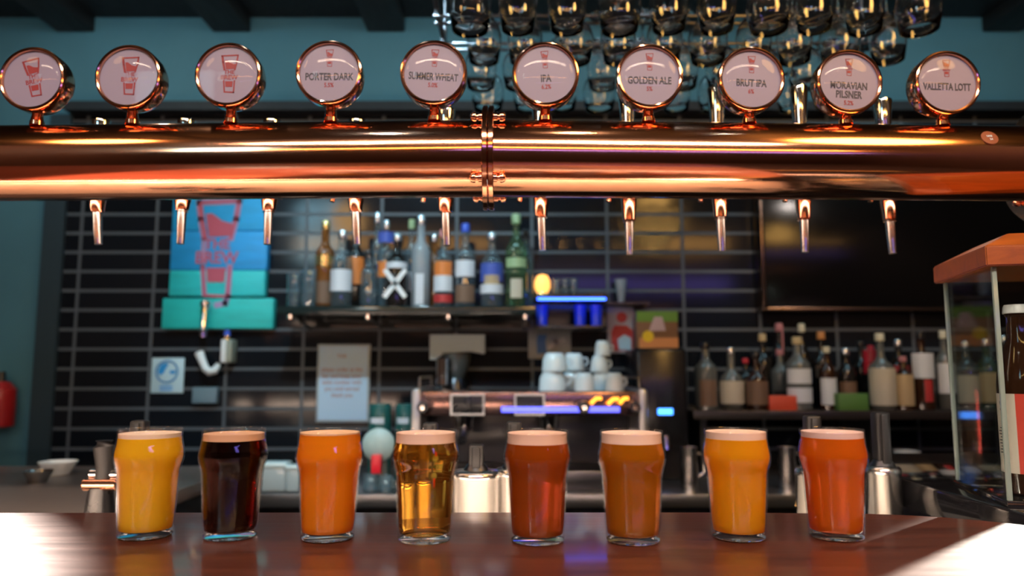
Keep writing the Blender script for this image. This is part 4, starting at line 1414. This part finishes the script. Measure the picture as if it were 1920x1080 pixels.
# ------------------------------------------------------------------ canisters with black handles just behind the bar
DZ = -.13
cans = [(893, 884, 44, 1.22, 833, 'steel canister with black twin handle behind the amber and copper-red beers'),
        (1655, 876, 31, 1.27, 772, 'steel canister with tall black handle right of the last beer'),
        (806, 880, 36, 1.24, 792, 'steel canister with black handle hidden behind the clear amber beer'),
        (964, 880, 36, 1.24, 790, 'steel canister with black handle hidden behind the copper-red ale'),
        (1526, 880, 34, 1.24, 779, 'steel canister with black handle hidden behind the red-orange ale'),
        (258, 884, 34, 1.24, 788, 'steel canister with black knob handle hidden behind the yellow beer')]
for i, (px, pt, rw, Y, ph, lab) in enumerate(cans):
    r = rw * px_m(pt, Y)
    tp = P(px, pt, Y)
    hd = P(px, ph, Y)
    zb = DZ
    t = thing('pump_canister', lab, 'canister', (tp.x, Y, zb), 'steel canisters with black handles behind the bar')
    M = Matrix.Translation((tp.x, Y, 0))
    zt = tp.z
    m = MB(); m.lathe([(0, zb), (r * .97, zb), (r, zb + .003), (r, zt - .012), (r * 1.03, zt - .010), (r * 1.03, zt - .004), (r * .98, zt), (r * .9, zt + .002), (0, zt + .003)], M, 48)
    m.build('body', STEEL, t)
    wd = .012
    m = MB(); m.box(tp.x - wd, tp.x + wd, Y - wd, Y + wd, zt + .002, hd.z, .004, seg=3)
    m.box(tp.x - wd * .55, tp.x + wd * .55, Y - wd * 1.5, Y - wd, zt + .006, hd.z - .003, .003)
    m.build('handle', BLACKH, t)
    m = MB(); m.cyl((tp.x, Y, zt + .001), (tp.x, Y, zt + .012), .020, .016, bev=.002); m.build('collar', DARKSTEEL, t)
# left-hand pump with copper fittings
c = P(190, 900, 1.30)
pt_ = thing('beer_pump', 'black pump with copper and steel fittings left of the yellow beer', 'pump', (c.x, 1.30, DZ))
m = MB(); m.lathe([(0, DZ), (.030, DZ), (.030, DZ + .02), (.020, c.z - .02), (.020, c.z - .012), (0, c.z - .012)], Matrix.Translation((c.x, 1.30, 0)), 28); m.build('base', BLACK, pt_)
m = MB(); m.cyl((c.x - .024, 1.29, c.z - .006), (c.x + .034, 1.29, c.z - .006), .0105, bev=.002); m.build('copper_fitting', COPPER, pt_)
m = MB(); m.cyl((c.x - .02, 1.30, c.z + .010), (c.x + .04, 1.30, c.z + .010), .009, bev=.002); m.build('steel_collar', CHROME, pt_)
hz = P(196, 826, 1.30)
m = MB(); m.tube([(c.x + .004, 1.30, c.z - .012), (c.x + .006, 1.30, c.z + .02), (hz.x, 1.30, hz.z - .01), (hz.x, 1.30, hz.z)], [.016, .015, .017, .014], 18); m.build('handle', BLACKH, pt_)

# left service top with trays
lt = thing('service_top', 'brown-grey service counter running back at the left', 'counter', (-1.5, 1.9, FL))
m = MB(); m.box(-2.55, -.80, 1.53, 2.28, -.145, -.11, .004); m.build('counter_top', pm('grey_stone', (.13, .105, .095), .3), lt)
m = MB(); m.box(-2.55, -.84, 1.56, 2.28, FL, -.145); m.build('cabinet', BLACKMATT, lt)
def tray(px, py, Y, w_, d_, zb, lab, mat):
    c = P(px, py, Y)
    m = MB()
    m.box(c.x - w_, c.x + w_, Y - d_, Y + d_, zb, zb + .006, .002)
    for q in ((-w_, -w_ + .006, -d_, d_), (w_ - .006, w_, -d_, d_), (-w_, w_, -d_, -d_ + .006), (-w_, w_, d_ - .006, d_)):
        m.box(c.x + q[0], c.x + q[1], Y + q[2], Y + q[3], zb + .004, zb + .022, .001)
    return tag(m.build('steel_tray', mat), lab, 'tray')
tray(120, 935, 1.22, .055, .05, -.13, 'shallow steel tray behind the bar near the black pump', CHROME)
tray(28, 938, 1.22, .05, .05, -.13, 'shallow steel tray behind the bar at the left edge', CHROME)
for q, (px, Y, r, h, lab) in enumerate(((72, 1.95, .035, .03, 'low round steel bowl on the left service counter'), (108, 2.1, .05, .035, 'pale stack of saucers at the back of the left service counter'))):
    c = P(px, 880, Y)
    m = MB(); m.lathe([(0, 0), (r * .6, 0), (r, h), (r * .96, h), (r * .55, .004), (0, .004)], Matrix.Translation((c.x, Y, -.11)), 26)
    tag(m.build('bowl', STEEL if q == 0 else PORCELAIN, None, 50), lab, 'bowl')
c = P(0, 757, 2.9)
ex = thing('fire_extinguisher', 'red cylinder just showing at the left edge of the wall', 'fire extinguisher', (c.x - .045, 2.96, c.z))
m = MB(); za, zb = P(0, 800, 2.95).z, P(0, 716, 2.95).z
m.lathe([(0, za), (.052, za), (.055, za + .006), (.055, zb - .03), (.03, zb), (0, zb + .004)], Matrix.Translation((c.x - .045, 2.965, 0)), 28); m.build('tank', pm('red_paint', (.42, .015, .015), .3), ex)
m = MB(); m.cyl((c.x - .045, 2.965, zb), (c.x - .045, 2.965, zb + .04), .018, .012); m.build('valve', BLACK, ex)

# ------------------------------------------------------------------ things standing on the worktops seen between the beers
def tub(px, ptop, wpx, Y, zb, lab, mat, lid=None):
    b = P(px, ptop, Y); hw = wpx / 2 * px_m(ptop, Y)
    t = thing('plastic_tub', lab, 'tub', (b.x, Y, zb), 'plastic tubs behind the bar')
    m = MB(); m.box(b.x - hw, b.x + hw, Y, Y + hw * 1.6, zb, b.z - .012, .008, seg=3); m.build('body', mat, t)
    m = MB(); m.box(b.x - hw * 1.04, b.x + hw * 1.04, Y - .004, Y + hw * 1.65, b.z - .014, b.z, .004); m.build('lid', lid or mat, t)
FOOD = thin_glass('cloudy_plastic', (.75, .82, .85), 1.0, .1, .55, (.50, .62, .66))
tub(513, 868, 46, 2.36, CZ, 'cloudy plastic tub behind and right of the stout', FOOD, pm('pale_blue_lid', (.42, .56, .60), .4))
tub(548, 872, 26, 2.36, CZ, 'narrow cloudy tub half hidden by the cloudy orange beer', FOOD, pm('pale_blue_lid', (.42, .56, .60), .4))
tub(358, 880, 34, 2.36, CZ, 'cloudy plastic tub between the yellow beer and the stout', FOOD, pm('pale_blue_lid', (.42, .56, .60), .4))
# round pale disc on a stand (juicer) with a red cap
c = P(708, 835, 2.42)
ju = thing('juicer', 'round pale green juicer disc with a red knob behind the orange and amber beers', 'juicer', (c.x, 2.45, CZ))
r = 31 * px_m(835, 2.42)
m = MB(); m.lathe([(0, -.012), (r * .9, -.012), (r, -.004), (r, .006), (r * .85, .014), (r * .3, .022), (0, .022)], facing((c.x, 2.44, c.z)), 40); m.build('disc', pm('pale_teal_plastic', (.30, .42, .42), .4), ju)
c2 = P(706, 870, 2.41)
m = MB(); m.box(c2.x - .016, c2.x + .016, 2.395, 2.425, c2.z - .03, c2.z + .03, .006); m.build('red_knob', pm('bright_red_plastic', (.60, .015, .03), .35), ju)
m = MB(); m.lathe([(0, CZ), (.055, CZ), (.050, CZ + .02), (.025, CZ + .04), (.022, c.z), (0, c.z)], Matrix.Translation((c.x, 2.47, 0)), 24); m.build('stand', pm('grey_plastic', (.16, .20, .21), .35), ju)
GW = 'clear glasses on the back counter'
tumbler(694, 888, 940, 30, 2.38, CZ, 'clear glass under the juicer disc, left', GW)
tumbler(722, 892, 940, 28, 2.37, CZ, 'clear glass under the juicer disc, right', GW)
for px, wd, pt, lab in ((1292, 34, 838, 'dim grey pitcher behind and left of the golden-orange beer'), (1475, 36, 838, 'dim grey pitcher between the last two beers'), (1700, 50, 845, 'clear jug on the counter behind the right canister')):
    b = P(px, pt, 2.42)
    rr = wd / 2 * px_m(pt, 2.42)
    t = thing('pitcher', lab, 'pitcher', (b.x, 2.42, CZ), 'pitchers on the back counter')
    M = Matrix.Translation((b.x, 2.42, CZ)); h = b.z - CZ
    m = MB(); m.lathe([(0, 0), (rr, 0), (rr * 1.05, h * .3), (rr * .85, h * .75), (rr * .95, h), (rr * .9, h), (rr * .8, h * .75), (0, h * .7)], M, 26); m.build('body', STEEL if px < 1600 else FROSTB, t, 50)
    m = MB(); m.tube([(b.x + rr * .9, 2.42, CZ + h * .85), (b.x + rr * 1.6, 2.42, CZ + h * .8), (b.x + rr * 1.6, 2.42, CZ + h * .4), (b.x + rr, 2.42, CZ + h * .3)], .006, 10); m.build('handle', STEEL, t)
c = P(1494, 925, 1.45)
tg = MB(); tg.tube([(P(1503, 908, 1.25).x, 1.25, P(1503, 908, 1.25).z), P(1494, 950, 1.25)], [.004, .004], 10)
tag(tg.build('bar_spoon', C_GOLD), 'pale handle leaning left of the last beer', 'bar spoon')
